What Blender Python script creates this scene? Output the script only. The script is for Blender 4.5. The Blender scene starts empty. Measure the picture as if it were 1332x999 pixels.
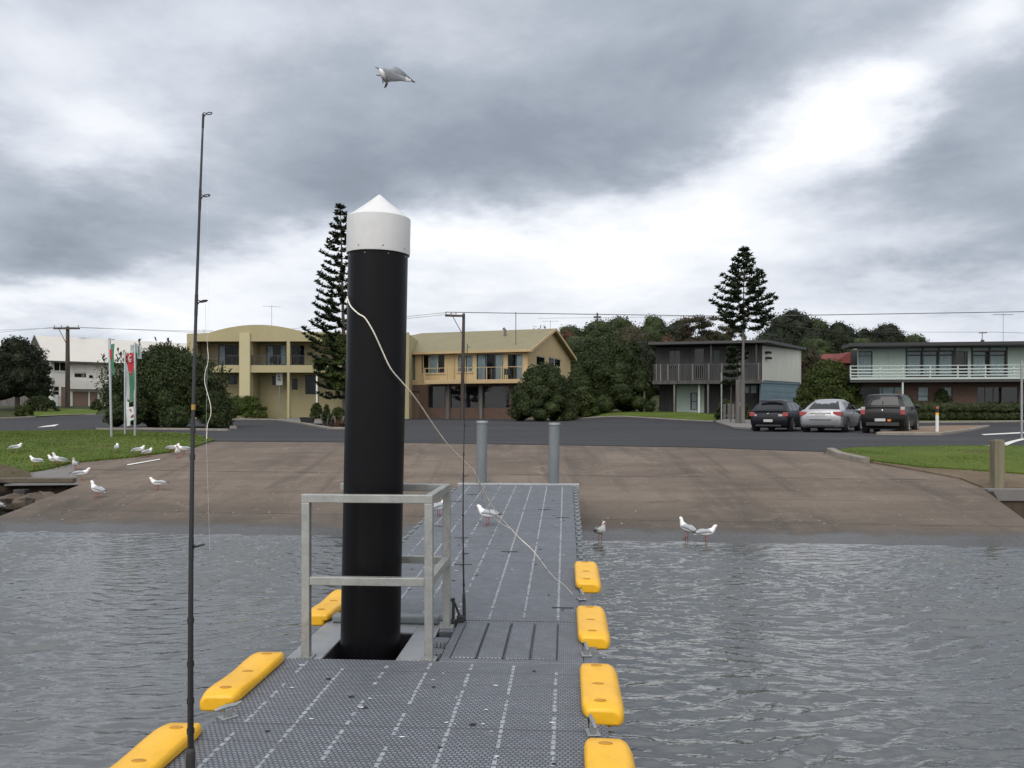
import bpy, bmesh, math, random
import numpy as np
from mathutils import Vector, Matrix, noise as mnoise

PI = math.pi
R = math.radians
scene = bpy.context.scene
COL = scene.collection
rnd = random.Random(7)
nprng = np.random.default_rng(7)

# ------------------------------------------------------------------ measuring the photograph
F, CX, HY, CZ = 1077.0, 666.0, 533.0, 2.05     # focal length, centre column, horizon row, eye height


def clamp(x, a=0.0, b=1.0):
    return max(a, min(b, x))


def ss(a, b, x):
    t = clamp((x - a) / (b - a))
    return t * t * (3 - 2 * t)


def smin(a, b, k):
    t = clamp(.5 + .5 * (b - a) / k)
    return b * (1 - t) + a * t - k * t * (1 - t)


def h(X, Y):
    """height of the land: boat ramp, car park plateau, rising lawns and the hill behind"""
    xs = max(-14, min(14, X))
    v = Y - (13.3 - .1 * xs)
    r = max(-2.4, .115 * v)
    p = 1.1 + .007 * clamp(Y - 36, 0, 300)
    z = smin(r, p, .35)
    z += 1.0 * ss(58, 80, Y) * ss(-22, -36, X)
    z += .55 * ss(50, 60, Y) * ss(3, 8, X)
    z += 5.0 * ss(72, 112, Y) * ss(-8, 4, X)
    # low pockets beside the ramp
    z -= .75 * ss(-9.32, -9.6, X) * ss(17.75, 17.45, Y) * ss(9, 12, Y)
    xe = 9.33 - (16.5 - Y) * .268
    z -= .75 * ss(xe + .02, xe + .3, X) * ss(16.35, 16.1, Y) * ss(9, 12, Y)
    return z


def gp(px, py, off=0.0):
    """the point of the land seen at a pixel of the photograph"""
    dx, dz = (px - CX) / F, -(py - HY) / F
    y = 3.0
    while y < 260:
        if CZ + dz * y < h(dx * y, y) + off:
            break
        y += .1
    a, b = y - .1, y
    for _ in range(14):
        m = .5 * (a + b)
        if CZ + dz * m < h(dx * m, m) + off:
            b = m
        else:
            a = m
    return Vector((dx * b, b, h(dx * b, b)))


def at(px, py, Y):
    return Vector(((px - CX) * Y / F, Y, CZ - (py - HY) * Y / F))


# ------------------------------------------------------------------ objects
def tag(o, label=None, cat=None, group=None, kind=None):
    if label: o['label'] = label
    if cat: o['category'] = cat
    if group: o['group'] = group
    if kind: o['kind'] = kind
    return o


def thing(name, label, cat, loc=(0, 0, 0), rz=0.0, group=None):
    o = bpy.data.objects.new(name, None)
    o.empty_display_size = .2
    COL.objects.link(o)
    o.location = loc
    o.rotation_euler = (0, 0, rz)
    return tag(o, label, cat, group)


def copy_tree(o, parent=None):
    c = o.copy()
    COL.objects.link(c)
    c.parent = parent
    for ch in list(o.children):
        copy_tree(ch, c)
    return c


class MB:
    """collects simple solids and links them as ONE mesh object"""
    def __init__(self):
        self.v, self.f, self.m = [], [], []
        self.mi = 0

    def add(self, vs, fs):
        b = len(self.v)
        self.v += [tuple(p) for p in vs]
        self.f += [tuple(b + i for i in f) for f in fs]
        self.m += [self.mi] * len(fs)

    def box(self, x0, x1, y0, y1, z0, z1):
        self.add([(x0, y0, z0), (x1, y0, z0), (x1, y1, z0), (x0, y1, z0),
                  (x0, y0, z1), (x1, y0, z1), (x1, y1, z1), (x0, y1, z1)],
                 [(0, 3, 2, 1), (4, 5, 6, 7), (0, 1, 5, 4), (1, 2, 6, 5), (2, 3, 7, 6), (3, 0, 4, 7)])
        return self

    def obox(self, c, size, mat):
        c = Vector(c)
        sx, sy, sz = [s / 2 for s in size]
        vs = [c + mat @ Vector(p) for p in ((-sx, -sy, -sz), (sx, -sy, -sz), (sx, sy, -sz), (-sx, sy, -sz),
                                            (-sx, -sy, sz), (sx, -sy, sz), (sx, sy, sz), (-sx, sy, sz))]
        self.add(vs, [(0, 3, 2, 1), (4, 5, 6, 7), (0, 1, 5, 4), (1, 2, 6, 5), (2, 3, 7, 6), (3, 0, 4, 7)])
        return self

    def tube(self, pts, rad, n=8, caps=True):
        pts = [Vector(p) for p in pts]
        if not hasattr(rad, '__len__'):
            rad = [rad] * len(pts)
        rings = []
        up = Vector((0, 0, 1))
        prev = None
        for i, p in enumerate(pts):
            t = (pts[min(i + 1, len(pts) - 1)] - pts[max(i - 1, 0)]).normalized()
            if prev is None:
                s = t.cross(up)
                if s.length < .05: s = t.cross(Vector((0, 1, 0)))
            else:
                s = prev - t * prev.dot(t)
            s.normalize()
            prev = s
            u = s.cross(t)
            rings.append([p + (s * math.cos(2 * PI * k / n) + u * math.sin(2 * PI * k / n)) * rad[i] for k in range(n)])
        vs = [q for r_ in rings for q in r_]
        fs = []
        for i in range(len(pts) - 1):
            for k in range(n):
                k2 = (k + 1) % n
                fs.append((i * n + k, i * n + k2, (i + 1) * n + k2, (i + 1) * n + k))
        if caps:
            fs.append(tuple(range(n - 1, -1, -1)))
            fs.append(tuple((len(pts) - 1) * n + k for k in range(n)))
        self.add(vs, fs)
        return self

    def lathe(self, prof, n=24, c=(0, 0, 0)):
        vs, fs = [], []
        for (r_, z) in prof:
            for k in range(n):
                a = 2 * PI * k / n
                vs.append((c[0] + r_ * math.cos(a), c[1] + r_ * math.sin(a), c[2] + z))
        for i in range(len(prof) - 1):
            for k in range(n):
                k2 = (k + 1) % n
                fs.append((i * n + k, i * n + k2, (i + 1) * n + k2, (i + 1) * n + k))
        self.add(vs, fs)
        return self

    def prism(self, poly, d0, d1, plane='xz'):
        """polygon extruded along the third axis"""
        def P(a, b, d):
            return {'xz': (a, d, b), 'yz': (d, a, b), 'xy': (a, b, d)}[plane]
        n = len(poly)
        vs = [P(a, b, d0) for a, b in poly] + [P(a, b, d1) for a, b in poly]
        fs = [tuple(range(n - 1, -1, -1)), tuple(range(n, 2 * n))]
        fs += [(i, (i + 1) % n, n + (i + 1) % n, n + i) for i in range(n)]
        self.add(vs, fs)
        return self

    def ellipsoid(self, c, r_, seg=10, rings=7, jitter=0.0):
        vs, fs = [], []
        for i in range(rings + 1):
            th = PI * i / rings
            for k in range(seg):
                a = 2 * PI * k / seg
                j = 1 + (rnd.uniform(-jitter, jitter) if jitter else 0)
                vs.append((c[0] + r_[0] * j * math.sin(th) * math.cos(a), c[1] + r_[1] * j * math.sin(th) * math.sin(a), c[2] + r_[2] * j * math.cos(th)))
        for i in range(rings):
            for k in range(seg):
                k2 = (k + 1) % seg
                fs.append((i * seg + k, (i + 1) * seg + k, (i + 1) * seg + k2, i * seg + k2))
        self.add(vs, fs)
        return self

    def xf(self, mat):
        self.v = [tuple(mat @ Vector(p)) for p in self.v]
        return self

    def build(self, name, mats, parent=None, smooth=False, bevel=0.0, seg=2, fixn=True):
        me = bpy.data.meshes.new(name)
        me.from_pydata(self.v, [], self.f)
        if not isinstance(mats, (list, tuple)): mats = [mats]
        for m in mats: me.materials.append(m)
        if len(mats) > 1:
            me.polygons.foreach_set('material_index', self.m)
        me.update()
        if fixn:
            bm = bmesh.new(); bm.from_mesh(me)
            bmesh.ops.recalc_face_normals(bm, faces=bm.faces)
            bm.to_mesh(me); bm.free()
        if smooth:
            me.polygons.foreach_set('use_smooth', [True] * len(me.polygons))
            if smooth != 'all':
                try: me.set_sharp_from_angle(angle=R(38))
                except Exception: pass
        o = bpy.data.objects.new(name, me)
        COL.objects.link(o)
        if parent: o.parent = parent
        if bevel:
            b = o.modifiers.new('bevel', 'BEVEL'); b.width = bevel; b.segments = seg; b.limit_method = 'ANGLE'; b.angle_limit = R(40)
        return o


def sheet(name, poly, off, mat, step=.6, thick=0.0, kind='structure'):
    """a polygon laid on the land, cut along a grid so that it follows it"""
    bm = bmesh.new()
    vs = [bm.verts.new((p[0], p[1], 0)) for p in poly]
    bm.faces.new(vs)
    bmesh.ops.triangulate(bm, faces=bm.faces[:])
    xs = [p[0] for p in poly]; ys = [p[1] for p in poly]
    for ax, lo, hi in ((0, min(xs), max(xs)), (1, min(ys), max(ys))):
        n = int((hi - lo) / step)
        for i in range(1, n + 1):
            c = lo + i * (hi - lo) / (n + 1)
            co = (c, 0, 0) if ax == 0 else (0, c, 0)
            no = (1, 0, 0) if ax == 0 else (0, 1, 0)
            bmesh.ops.bisect_plane(bm, geom=bm.verts[:] + bm.edges[:] + bm.faces[:], plane_co=co, plane_no=no, dist=1e-5)
    if thick:
        ret = bmesh.ops.extrude_face_region(bm, geom=bm.faces[:])
        top = {e for e in ret['geom'] if isinstance(e, bmesh.types.BMVert)}
        for v in bm.verts:
            v.co.z = h(v.co.x, v.co.y) + (off if v in top else off - thick)
    else:
        for v in bm.verts:
            v.co.z = h(v.co.x, v.co.y) + off
    bmesh.ops.recalc_face_normals(bm, faces=bm.faces)
    if not thick:
        bm.normal_update()
        if sum(f.normal.z for f in bm.faces) < 0:
            bmesh.ops.reverse_faces(bm, faces=bm.faces)
    me = bpy.data.meshes.new(name); bm.to_mesh(me); bm.free()
    me.materials.append(mat)
    o = bpy.data.objects.new(name, me); COL.objects.link(o)
    if kind: o['kind'] = kind
    return o


# ------------------------------------------------------------------ materials
class NT:
    def __init__(self, tree):
        self.t = tree; self.n = tree.nodes; self.l = tree.links

    def node(self, typ, **kw):
        n = self.n.new(typ)
        for k, v in kw.items(): setattr(n, k, v)
        return n

    def link(self, a, b): self.l.new(a, b)

    def put(self, sock, val):
        if isinstance(val, bpy.types.NodeSocket): self.l.new(val, sock)
        else: sock.default_value = val

    def math(self, op, a, b=0.0, c=0.0, cl=False):
        n = self.node('ShaderNodeMath', operation=op, use_clamp=cl)
        for i, v in enumerate((a, b, c)): self.put(n.inputs[i], v)
        return n.outputs[0]

    def mix(self, f, a, b, mode='MIX'):
        n = self.node('ShaderNodeMix', data_type='RGBA', blend_type=mode)
        self.put(n.inputs[0], f)
        for s, v in ((6, a), (7, b)):
            if isinstance(v, (tuple, list)): v = (*v[:3], 1)
            self.put(n.inputs[s], v)
        return n.outputs[2]

    def noise(self, vec, scale, detail=4, rough=.55, out=0, dist=0.0):
        n = self.node('ShaderNodeTexNoise')
        if vec is not None: self.link(vec, n.inputs['Vector'])
        n.inputs['Scale'].default_value = scale; n.inputs['Detail'].default_value = detail
        n.inputs['Roughness'].default_value = rough; n.inputs['Distortion'].default_value = dist
        return n.outputs[out]

    def ramp(self, f, stops):
        n = self.node('ShaderNodeValToRGB')
        self.link(f, n.inputs[0])
        e = n.color_ramp.elements
        while len(e) < len(stops): e.new(.5)
        for k, (p, c) in zip(e, stops):
            k.position = p
            k.color = (c, c, c, 1) if isinstance(c, (int, float)) else (*c[:3], 1)
        return n.outputs[0]

    def mapr(self, v, a, b, c=0.0, d=1.0, smooth=False):
        n = self.node('ShaderNodeMapRange')
        if smooth: n.interpolation_type = 'SMOOTHSTEP'
        for i, x in enumerate((v, a, b, c, d)): self.put(n.inputs[i], x)
        return n.outputs[0]

    def coords(self, which='Object', scale=None):
        o = self.node('ShaderNodeTexCoord').outputs[which]
        if scale:
            m = self.node('ShaderNodeMapping'); self.link(o, m.inputs[0]); m.inputs['Scale'].default_value = scale
            return m.outputs[0]
        return o

    def bump(self, hgt, strength=.3, dist=.02, normal=None):
        n = self.node('ShaderNodeBump'); n.inputs['Strength'].default_value = strength; n.inputs['Distance'].default_value = dist
        self.link(hgt, n.inputs['Height'])
        if normal is not None: self.link(normal, n.inputs['Normal'])
        return n.outputs[0]


def newmat(name):
    m = bpy.data.materials.new(name); m.use_nodes = True
    k = NT(m.node_tree)
    return m, k, m.node_tree.nodes['Principled BSDF']


def M(name, col, rough=.6, var=.18, scale=3.0, bump=.0, bscale=60, metal=0.0, coat=0.0, spec=.5, stain=0.0, stretch=None, pos=False):
    m, k, b = newmat(name)
    if pos:
        co = k.node('ShaderNodeNewGeometry').outputs['Position']
        if stretch:
            mp = k.node('ShaderNodeMapping'); k.link(co, mp.inputs[0]); mp.inputs['Scale'].default_value = stretch; co = mp.outputs[0]
    else:
        co = k.coords('Object', stretch)
    n1 = k.noise(co, scale, 6, .6)
    n2 = k.noise(co, scale * 9, 3, .6)
    f = k.math('ADD', k.math('MULTIPLY', n1, .65), k.math('MULTIPLY', n2, .35))
    c = k.ramp(f, [(.3, [x * (1 - var) for x in col]), (.7, [min(1, x * (1 + var)) for x in col])])
    if stain:
        s = k.noise(co, scale * 1.7, 8, .7, dist=.6)
        c = k.mix(k.mapr(s, .52, .68, 0, stain), c, [x * .45 for x in col])
    k.link(c, b.inputs['Base Color'])
    b.inputs['Roughness'].default_value = rough
    k.link(k.mapr(n2, .3, .7, rough * .85, min(1, rough * 1.15)), b.inputs['Roughness'])
    b.inputs['Metallic'].default_value = metal
    b.inputs['Specular IOR Level'].default_value = spec
    if coat: b.inputs['Coat Weight'].default_value = coat; b.inputs['Coat Roughness'].default_value = .04
    if bump:
        k.link(k.bump(k.noise(co, bscale, 5, .6), bump, .02), b.inputs['Normal'])
    return m


def leafmat(name, col, var=.55, tip=None):
    m, k, b = newmat(name)
    g = k.node('ShaderNodeNewGeometry')
    rn = g.outputs['Random Per Island']
    co = k.coords('Object')
    n = k.noise(co, .7, 6, .65)
    lo = [x * (1 - var) for x in col]; hi = [x * (1 + var) for x in col]
    if tip: hi = tip
    f = k.math('ADD', k.math('MULTIPLY', rn, .45), k.math('MULTIPLY', k.mapr(n, .3, .7), .55))
    c = k.ramp(f, [(.15, lo), (.5, col), (.9, hi)])
    k.link(c, b.inputs['Base Color'])
    b.inputs['Roughness'].default_value = .62
    b.inputs['Specular IOR Level'].default_value = .25
    tr = k.node('ShaderNodeBsdfTranslucent'); k.link(c, tr.inputs[0])
    ms = k.node('ShaderNodeMixShader'); ms.inputs[0].default_value = .18
    out = m.node_tree.nodes['Material Output']
    k.link(b.outputs[0], ms.inputs[1]); k.link(tr.outputs[0], ms.inputs[2]); k.link(ms.outputs[0], out.inputs[0])
    return m


def glassmat(name, tint=(.02, .024, .028), trans=.55, rough=.02):
    m, k, b = newmat(name)
    b.inputs['Base Color'].default_value = (*tint, 1)
    b.inputs['Roughness'].default_value = rough
    b.inputs['IOR'].default_value = 1.5 if name != 'window_glass' else 2.1
    co = k.coords('Object')
    k.link(k.bump(k.noise(co, 1.1, 2), .04, .05), b.inputs['Normal'])
    t = k.node('ShaderNodeBsdfTransparent'); t.inputs[0].default_value = (.85, .9, .9, 1)
    fr = k.node('ShaderNodeFresnel'); fr.inputs[0].default_value = 1.5
    f = k.math('ADD', k.math('MULTIPLY', fr.outputs[0], 1.0), 1 - trans, cl=True)
    ms = k.node('ShaderNodeMixShader'); k.link(f, ms.inputs[0]); k.link(t.outputs[0], ms.inputs[1]); k.link(b.outputs[0], ms.inputs[2])
    k.link(ms.outputs[0], m.node_tree.nodes['Material Output'].inputs[0])
    return m


def deckmat():
    m, k, b = newmat('deck_plastic')
    co = k.coords('Object')
    br = k.node('ShaderNodeTexBrick'); k.link(co, br.inputs['Vector'])
    br.offset = .5
    br.inputs['Scale'].default_value = 1.0
    br.inputs['Brick Width'].default_value = .026; br.inputs['Row Height'].default_value = .024
    br.inputs['Mortar Size'].default_value = .0042; br.inputs['Mortar Smooth'].default_value = .4; br.inputs['Bias'].default_value = -.2
    br.inputs['Color1'].default_value = (.17, .184, .21, 1); br.inputs['Color2'].default_value = (.225, .24, .27, 1)
    br.inputs['Mortar'].default_value = (.05, .054, .066, 1)
    n = k.noise(co, 2.2, 7, .65)
    c = k.mix(k.mapr(n, .35, .7, 0, .55), br.outputs[0], (.075, .08, .09))
    n3 = k.noise(co, 9, 6, .7)
    c = k.mix(k.mapr(n3, .58, .75, 0, .5), c, (.25, .26, .275))
    k.link(c, b.inputs['Base Color'])
    b.inputs['Roughness'].default_value = .55
    k.link(k.mapr(n3, .3, .7, .42, .68), b.inputs['Roughness'])
    k.link(k.bump(k.math('SUBTRACT', 1.0, br.outputs[1]), .9, .006), b.inputs['Normal'])
    return m


def rampmat():
    m, k, b = newmat('ramp_concrete')
    co = k.node('ShaderNodeNewGeometry').outputs['Position']
    sep = k.node('ShaderNodeSeparateXYZ'); k.link(co, sep.inputs[0])
    st = k.node('ShaderNodeMapping'); k.link(co, st.inputs[0]); st.inputs['Scale'].default_value = (.22, 1.5, 1)
    n1 = k.noise(co, .35, 8, .6)
    n2 = k.noise(st.outputs[0], 1.0, 8, .65, dist=.4)
    n3 = k.noise(co, 22, 5, .7)
    f = k.math('ADD', k.math('ADD', k.math('MULTIPLY', n1, .4), k.math('MULTIPLY', n2, .35)), k.math('MULTIPLY', n3, .25))
    c = k.ramp(f, [(.36, (.062, .045, .033)), (.5, (.122, .093, .070)), (.64, (.20, .158, .122))])
    # dark tyre and oil streaks running down the slope
    s2 = k.node('ShaderNodeMapping'); k.link(co, s2.inputs[0]); s2.inputs['Scale'].default_value = (1.6, .16, 1)
    n4 = k.noise(s2.outputs[0], 1.0, 6, .6, dist=.5)
    c = k.mix(k.mapr(n4, .5, .68, 0, .55), c, (.036, .028, .022))
    # brushed grooves across the slab
    gr = k.math('SINE', k.math('MULTIPLY', k.math('ADD', sep.outputs[1], k.math('MULTIPLY', n1, .4)), 46))
    c = k.mix(k.math('MULTIPLY', k.mapr(gr, .2, 1, 0, .35), k.mapr(n2, .4, .6, 0, 1)), c, (.05, .04, .032))
    n5 = k.noise(co, 1.1, 9, .72, dist=1.2)
    c = k.mix(k.mapr(n5, .56, .70, 0, .6), c, (.22, .178, .14))
    c = k.mix(k.mapr(n5, .44, .30, 0, .6), c, (.045, .036, .03))
    # joints and cracks across
    y2 = k.math('ADD', sep.outputs[1], k.math('MULTIPLY', sep.outputs[0], .12))
    y2 = k.math('ADD', y2, k.math('MULTIPLY', k.math('SUBTRACT', k.noise(co, .8, 5), .5), .16))
    for yc, wd, a in ((18.4, .075, .95), (16.3, .035, .6), (20.9, .045, .6), (14.5, .05, .8), (22.2, .03, .4)):
        d = k.math('ABSOLUTE', k.math('SUBTRACT', y2, yc))
        g = k.mapr(d, 0, wd, a, 0)
        g = k.math('MULTIPLY', g, k.mapr(k.noise(co, 1.3, 4), .38, .55, .05, 1))
        c = k.mix(g, c, (.03, .027, .025))
    # fine grain speckle of exposed aggregate
    vo = k.node('ShaderNodeTexVoronoi'); k.link(co, vo.inputs['Vector']); vo.inputs['Scale'].default_value = 30
    c = k.mix(k.mapr(vo.outputs[0], .0, .22, .5, 0), c, (.20, .17, .14))
    # wet and slimy near the water
    zz = k.math('ADD', sep.outputs[2], k.math('MULTIPLY', k.math('SUBTRACT', k.noise(co, 1.6, 6), .5), .12))
    wet = k.mapr(zz, .04, .125, 1, 0, True)
    damp = k.mapr(zz, .1, .42, 1, 0, True)
    c = k.mix(k.math('MULTIPLY', damp, .35), c, (.036, .031, .024))
    c = k.mix(k.math('MULTIPLY', wet, .8), c, (.024, .023, .02))
    k.link(c, b.inputs['Base Color'])
    k.link(k.mapr(wet, 0, 1, .85, .22), b.inputs['Roughness'])
    bm_ = k.math('ADD', k.math('MULTIPLY', n3, .6), k.math('MULTIPLY', n2, .8))
    k.link(k.bump(bm_, .45, .03), b.inputs['Normal'])
    return m


def asphaltmat():
    m, k, b = newmat('asphalt')
    co = k.node('ShaderNodeNewGeometry').outputs['Position']
    n1 = k.noise(co, .12, 6, .6); n2 = k.noise(co, 14, 6, .75)
    st = k.node('ShaderNodeMapping'); k.link(co, st.inputs[0]); st.inputs['Scale'].default_value = (.05, .9, 1)
    n3 = k.noise(st.outputs[0], 1.0, 6, .6)
    f = k.math('ADD', k.math('ADD', k.math('MULTIPLY', n1, .35), k.math('MULTIPLY', n2, .25)), k.math('MULTIPLY', n3, .4))
    c = k.ramp(f, [(.3, (.020, .020, .023)), (.5, (.034, .034, .038)), (.68, (.060, .060, .064))])
    n4 = k.noise(co, .5, 8, .7, dist=1)
    c = k.mix(k.mapr(n4, .58, .7, 0, .5), c, (.018, .018, .02))
    k.link(c, b.inputs['Base Color'])
    b.inputs['Specular IOR Level'].default_value = .25
    b.inputs['Roughness'].default_value = .85
    k.link(k.bump(n2, .5, .02), b.inputs['Normal'])
    return m


def grassmat(name, a, c_, d, soil=None):
    m, k, b = newmat(name)
    co = k.node('ShaderNodeNewGeometry').outputs['Position']
    n1 = k.noise(co, .55, 7, .65); n2 = k.noise(co, 7, 5, .7)
    f = k.math('ADD', k.math('MULTIPLY', n1, .6), k.math('MULTIPLY', n2, .4))
    c = k.ramp(f, [(.3, a), (.5, c_), (.72, d)])
    if soil:
        n3 = k.noise(co, .8, 7, .6)
        c = k.mix(k.mapr(n3, .55, .68, 0, .8), c, soil)
    if name == 'rough_ground':
        sp_ = k.node('ShaderNodeSeparateXYZ'); k.link(co, sp_.inputs[0])
        c = k.mix(k.mapr(sp_.outputs[2], .98, .8, 0, 1), c, k.ramp(n1, [(.35, (.022, .017, .012)), (.65, (.07, .052, .035))]))
    k.link(c, b.inputs['Base Color'])
    b.inputs['Roughness'].default_value = .85
    b.inputs['Specular IOR Level'].default_value = .2
    k.link(k.bump(k.noise(co, 30, 6, .7), .8, .04), b.inputs['Normal'])
    return m


def watermat():
    m, k, b = newmat('sea_water')
    b.inputs['Base Color'].default_value = (.046, .049, .045, 1)
    b.inputs['Roughness'].default_value = .02
    b.inputs['IOR'].default_value = 2.3
    co = k.node('ShaderNodeNewGeometry').outputs['Position']
    st = k.node('ShaderNodeMapping'); k.link(co, st.inputs[0]); st.inputs['Scale'].default_value = (2.8, 10, 1); st.inputs['Rotation'].default_value = (0, 0, .12)
    n1 = k.noise(st.outputs[0], 1.0, 3, .5, dist=.5)
    st2 = k.node('ShaderNodeMapping'); k.link(co, st2.inputs[0]); st2.inputs['Scale'].default_value = (12, 20, 1)
    n2 = k.noise(st2.outputs[0], 1.0, 2, .5, dist=.3)
    hh = k.math('ADD', n1, k.math('MULTIPLY', n2, .3))
    k.link(k.bump(hh, .30, .03), b.inputs['Normal'])
    return m


def streakmat(name, col, dark, rough=.75, planks=None, axis=0):
    """weathered vertical boards"""
    m, k, b = newmat(name)
    co = k.coords('Object')
    st = k.node('ShaderNodeMapping'); k.link(co, st.inputs[0]); st.inputs['Scale'].default_value = (5, 5, .5)
    n = k.noise(st.outputs[0], 1.0, 7, .65)
    c = k.ramp(n, [(.3, dark), (.68, col)])
    if planks:
        sp = k.node('ShaderNodeSeparateXYZ'); k.link(co, sp.inputs[0])
        fr = k.math('FRACT', k.math('DIVIDE', sp.outputs[axis], planks))
        g = k.math('LESS_THAN', fr, .08)
        c = k.mix(g, c, [x * .35 for x in dark])
    k.link(c, b.inputs['Base Color']); b.inputs['Roughness'].default_value = rough
    k.link(k.bump(n, .4, .02), b.inputs['Normal'])
    return m


def brickmat(name, c1, c2, mortar):
    m, k, b = newmat(name)
    co = k.coords('Object')
    mp = k.node('ShaderNodeMapping'); k.link(co, mp.inputs[0]); mp.inputs['Rotation'].default_value = (R(90), 0, 0)
    br = k.node('ShaderNodeTexBrick'); k.link(mp.outputs[0], br.inputs['Vector'])
    br.inputs['Scale'].default_value = 1; br.inputs['Brick Width'].default_value = .24; br.inputs['Row Height'].default_value = .086
    br.inputs['Mortar Size'].default_value = .006
    br.inputs['Color1'].default_value = (*c1, 1); br.inputs['Color2'].default_value = (*c2, 1); br.inputs['Mortar'].default_value = (*mortar, 1)
    k.link(br.outputs[0], b.inputs['Base Color']); b.inputs['Roughness'].default_value = .85
    return m


MAT = {}
MAT['deck'] = deckmat()
MAT['ramp'] = rampmat()
MAT['asphalt'] = asphaltmat()
MAT['ground'] = grassmat('rough_ground', (.02, .03, .009), (.035, .047, .016), (.06, .055, .03), (.07, .055, .038))
MAT['lawn'] = grassmat('lawn_turf', (.042, .070, .008), (.072, .108, .013), (.12, .145, .026), (.085, .08, .028))
MAT['beam'] = M('stained_beam', (.10, .082, .062), .9, .35, 3, .4, stain=.6)
MAT['soil'] = grassmat('bare_soil', (.05, .04, .022), (.085, .066, .04), (.12, .095, .06), (.04, .055, .012))
MAT['sand'] = grassmat('sandy_soil', (.09, .065, .042), (.15, .115, .078), (.22, .175, .125))
MAT['blade'] = leafmat('grass_blade', (.075, .115, .013), .4, (.13, .15, .03))
MAT['water'] = watermat()
MAT['yellow_shade'] = M('shaded_recess', (.40, .19, .012), .5, .2, 8)  # darkened yellow: shade of the fender recesses put into the colour
MAT['kerb'] = M('kerb_concrete', (.20, .18, .155), .85, .25, 2, .3, stain=.5, pos=True)
MAT['path'] = M('path_concrete', (.15, .142, .135), .85, .2, 1.2, .3, stain=.4, pos=True)
MAT['paint_white'] = M('road_paint', (.6, .6, .56), .7, .2, 4, stain=.4, pos=True)
MAT['paver'] = M('island_paving', (.17, .115, .072), .85, .25, 1.5, .3, pos=True)
MAT['galv'] = M('galvanised_steel', (.30, .315, .32), .48, .2, 5, .08, metal=.55, stain=.25)
MAT['alu'] = M('aluminium_tube', (.31, .318, .305), .45, .22, 6, .05, metal=.5, stain=.45)
MAT['steelgrey'] = M('grey_pile_coating', (.15, .17, .18), .55, .15, 3, .1, stain=.25, stretch=(1, 1, .3))
MAT['plate'] = M('steel_plate', (.30, .31, .32), .45, .2, 4, .1, metal=.4, stain=.4)
MAT['black_pipe'] = M('black_polyethylene', (.0045, .0045, .0055), .38, .25, 4, .05, stretch=(1, 1, .15), spec=.13, stain=.3)
MAT['white_cap'] = M('white_plastic', (.60, .60, .60), .4, .06, 3, .03, stain=.12)
MAT['yellow'] = M('yellow_plastic', (.78, .42, .018), .36, .10, 5, .06, stain=.22)
MAT['dark'] = M('dark_void', (.012, .012, .013), .9, .2, 3)
MAT['rubber'] = M('black_rubber', (.02, .02, .021), .75, .2, 6)
MAT['strip'] = M('pale_grip', (.27, .285, .31), .6, .3, 12, stain=.5)
MAT['rope'] = M('cream_rope', (.80, .75, .65), .85, .2, 20, .3, 400)
MAT['rod'] = M('carbon_black', (.014, .014, .016), .3, .2, 6)
MAT['cork'] = M('foam_grip', (.022, .021, .021), .7, .2, 20, .2)
MAT['gold'] = M('brass_thread', (.35, .22, .06), .4, .2, 6, metal=.6)
MAT['timber'] = streakmat('weathered_timber', (.20, .175, .115), (.085, .08, .05))
MAT['timber_dark'] = streakmat('dark_timber', (.05, .047, .043), (.018, .017, .017))
MAT['pole'] = streakmat('pole_timber', (.085, .062, .046), (.022, .017, .014))
MAT['polegrey'] = streakmat('grey_pole', (.16, .15, .14), (.07, .065, .06))
MAT['bark'] = M('bark', (.10, .085, .07), .9, .35, 4, .6, 25, stretch=(1, 1, .3))
MAT['rock'] = M('rock', (.085, .066, .05), .9, .35, 2.5, .6, 12)
MAT['glass'] = glassmat('window_glass', trans=.98)
MAT['glass_dark'] = glassmat('tinted_glass', (.012, .012, .014), .25)
MAT['curtain'] = M('pale_curtain', (.80, .83, .86), .9, .08, 8, stretch=(6, 6, .2))
MAT['curtain_grey'] = M('grey_blind', (.14, .14, .145), .9, .12, 8)
MAT['white_paint'] = M('white_paint', (.55, .54, .51), .6, .1, 1.5, stain=.15)
MAT['wire'] = M('wire', (.06, .06, .065), .6)
MAT['insulator'] = M('insulator', (.25, .22, .2), .3)
SKY_BASE = .52
SUN_E = 1.5
EXPOSURE = 0.1
BACK_GAIN = .52
TOP_GAIN = .30
SKY_BLOBS = [(60, 60, 110, 45, .18), (140, 165, 90, 35, .24), (60, 275, 190, 60, -.16), (650, 165, 290, 95, -.24), (420, 240, 150, 60, -.12), (330, 30, 130, 50, .08), (900, 60, 130, 60, -.08),
             (1100, 172, 95, 45, .33), (1090, 180, 50, 28, .22), (1190, 112, 64, 34, .44), (1010, 228, 90, 36, .36), (1290, 5, 60, 34, .34), (1285, 200, 95, 90, -.17), (1160, 325, 160, 34, -.12), (1300, 330, 60, 60, -.08),
             (560, 320, 190, 32, .26), (790, 338, 270, 50, .34), (330, 350, 140, 30, .22), (120, 390, 260, 32, .24), (890, 285, 110, 38, .28), (666, 430, 1500, 50, .18)]

# ------------------------------------------------------------------ ground
def spaced(bounds):
    out = []
    for a, b, s in bounds:
        n = max(1, int(round((b - a) / s)))
        out += [a + (b - a) * i / n for i in range(n)]
    out.append(bounds[-1][1])
    return out


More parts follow.
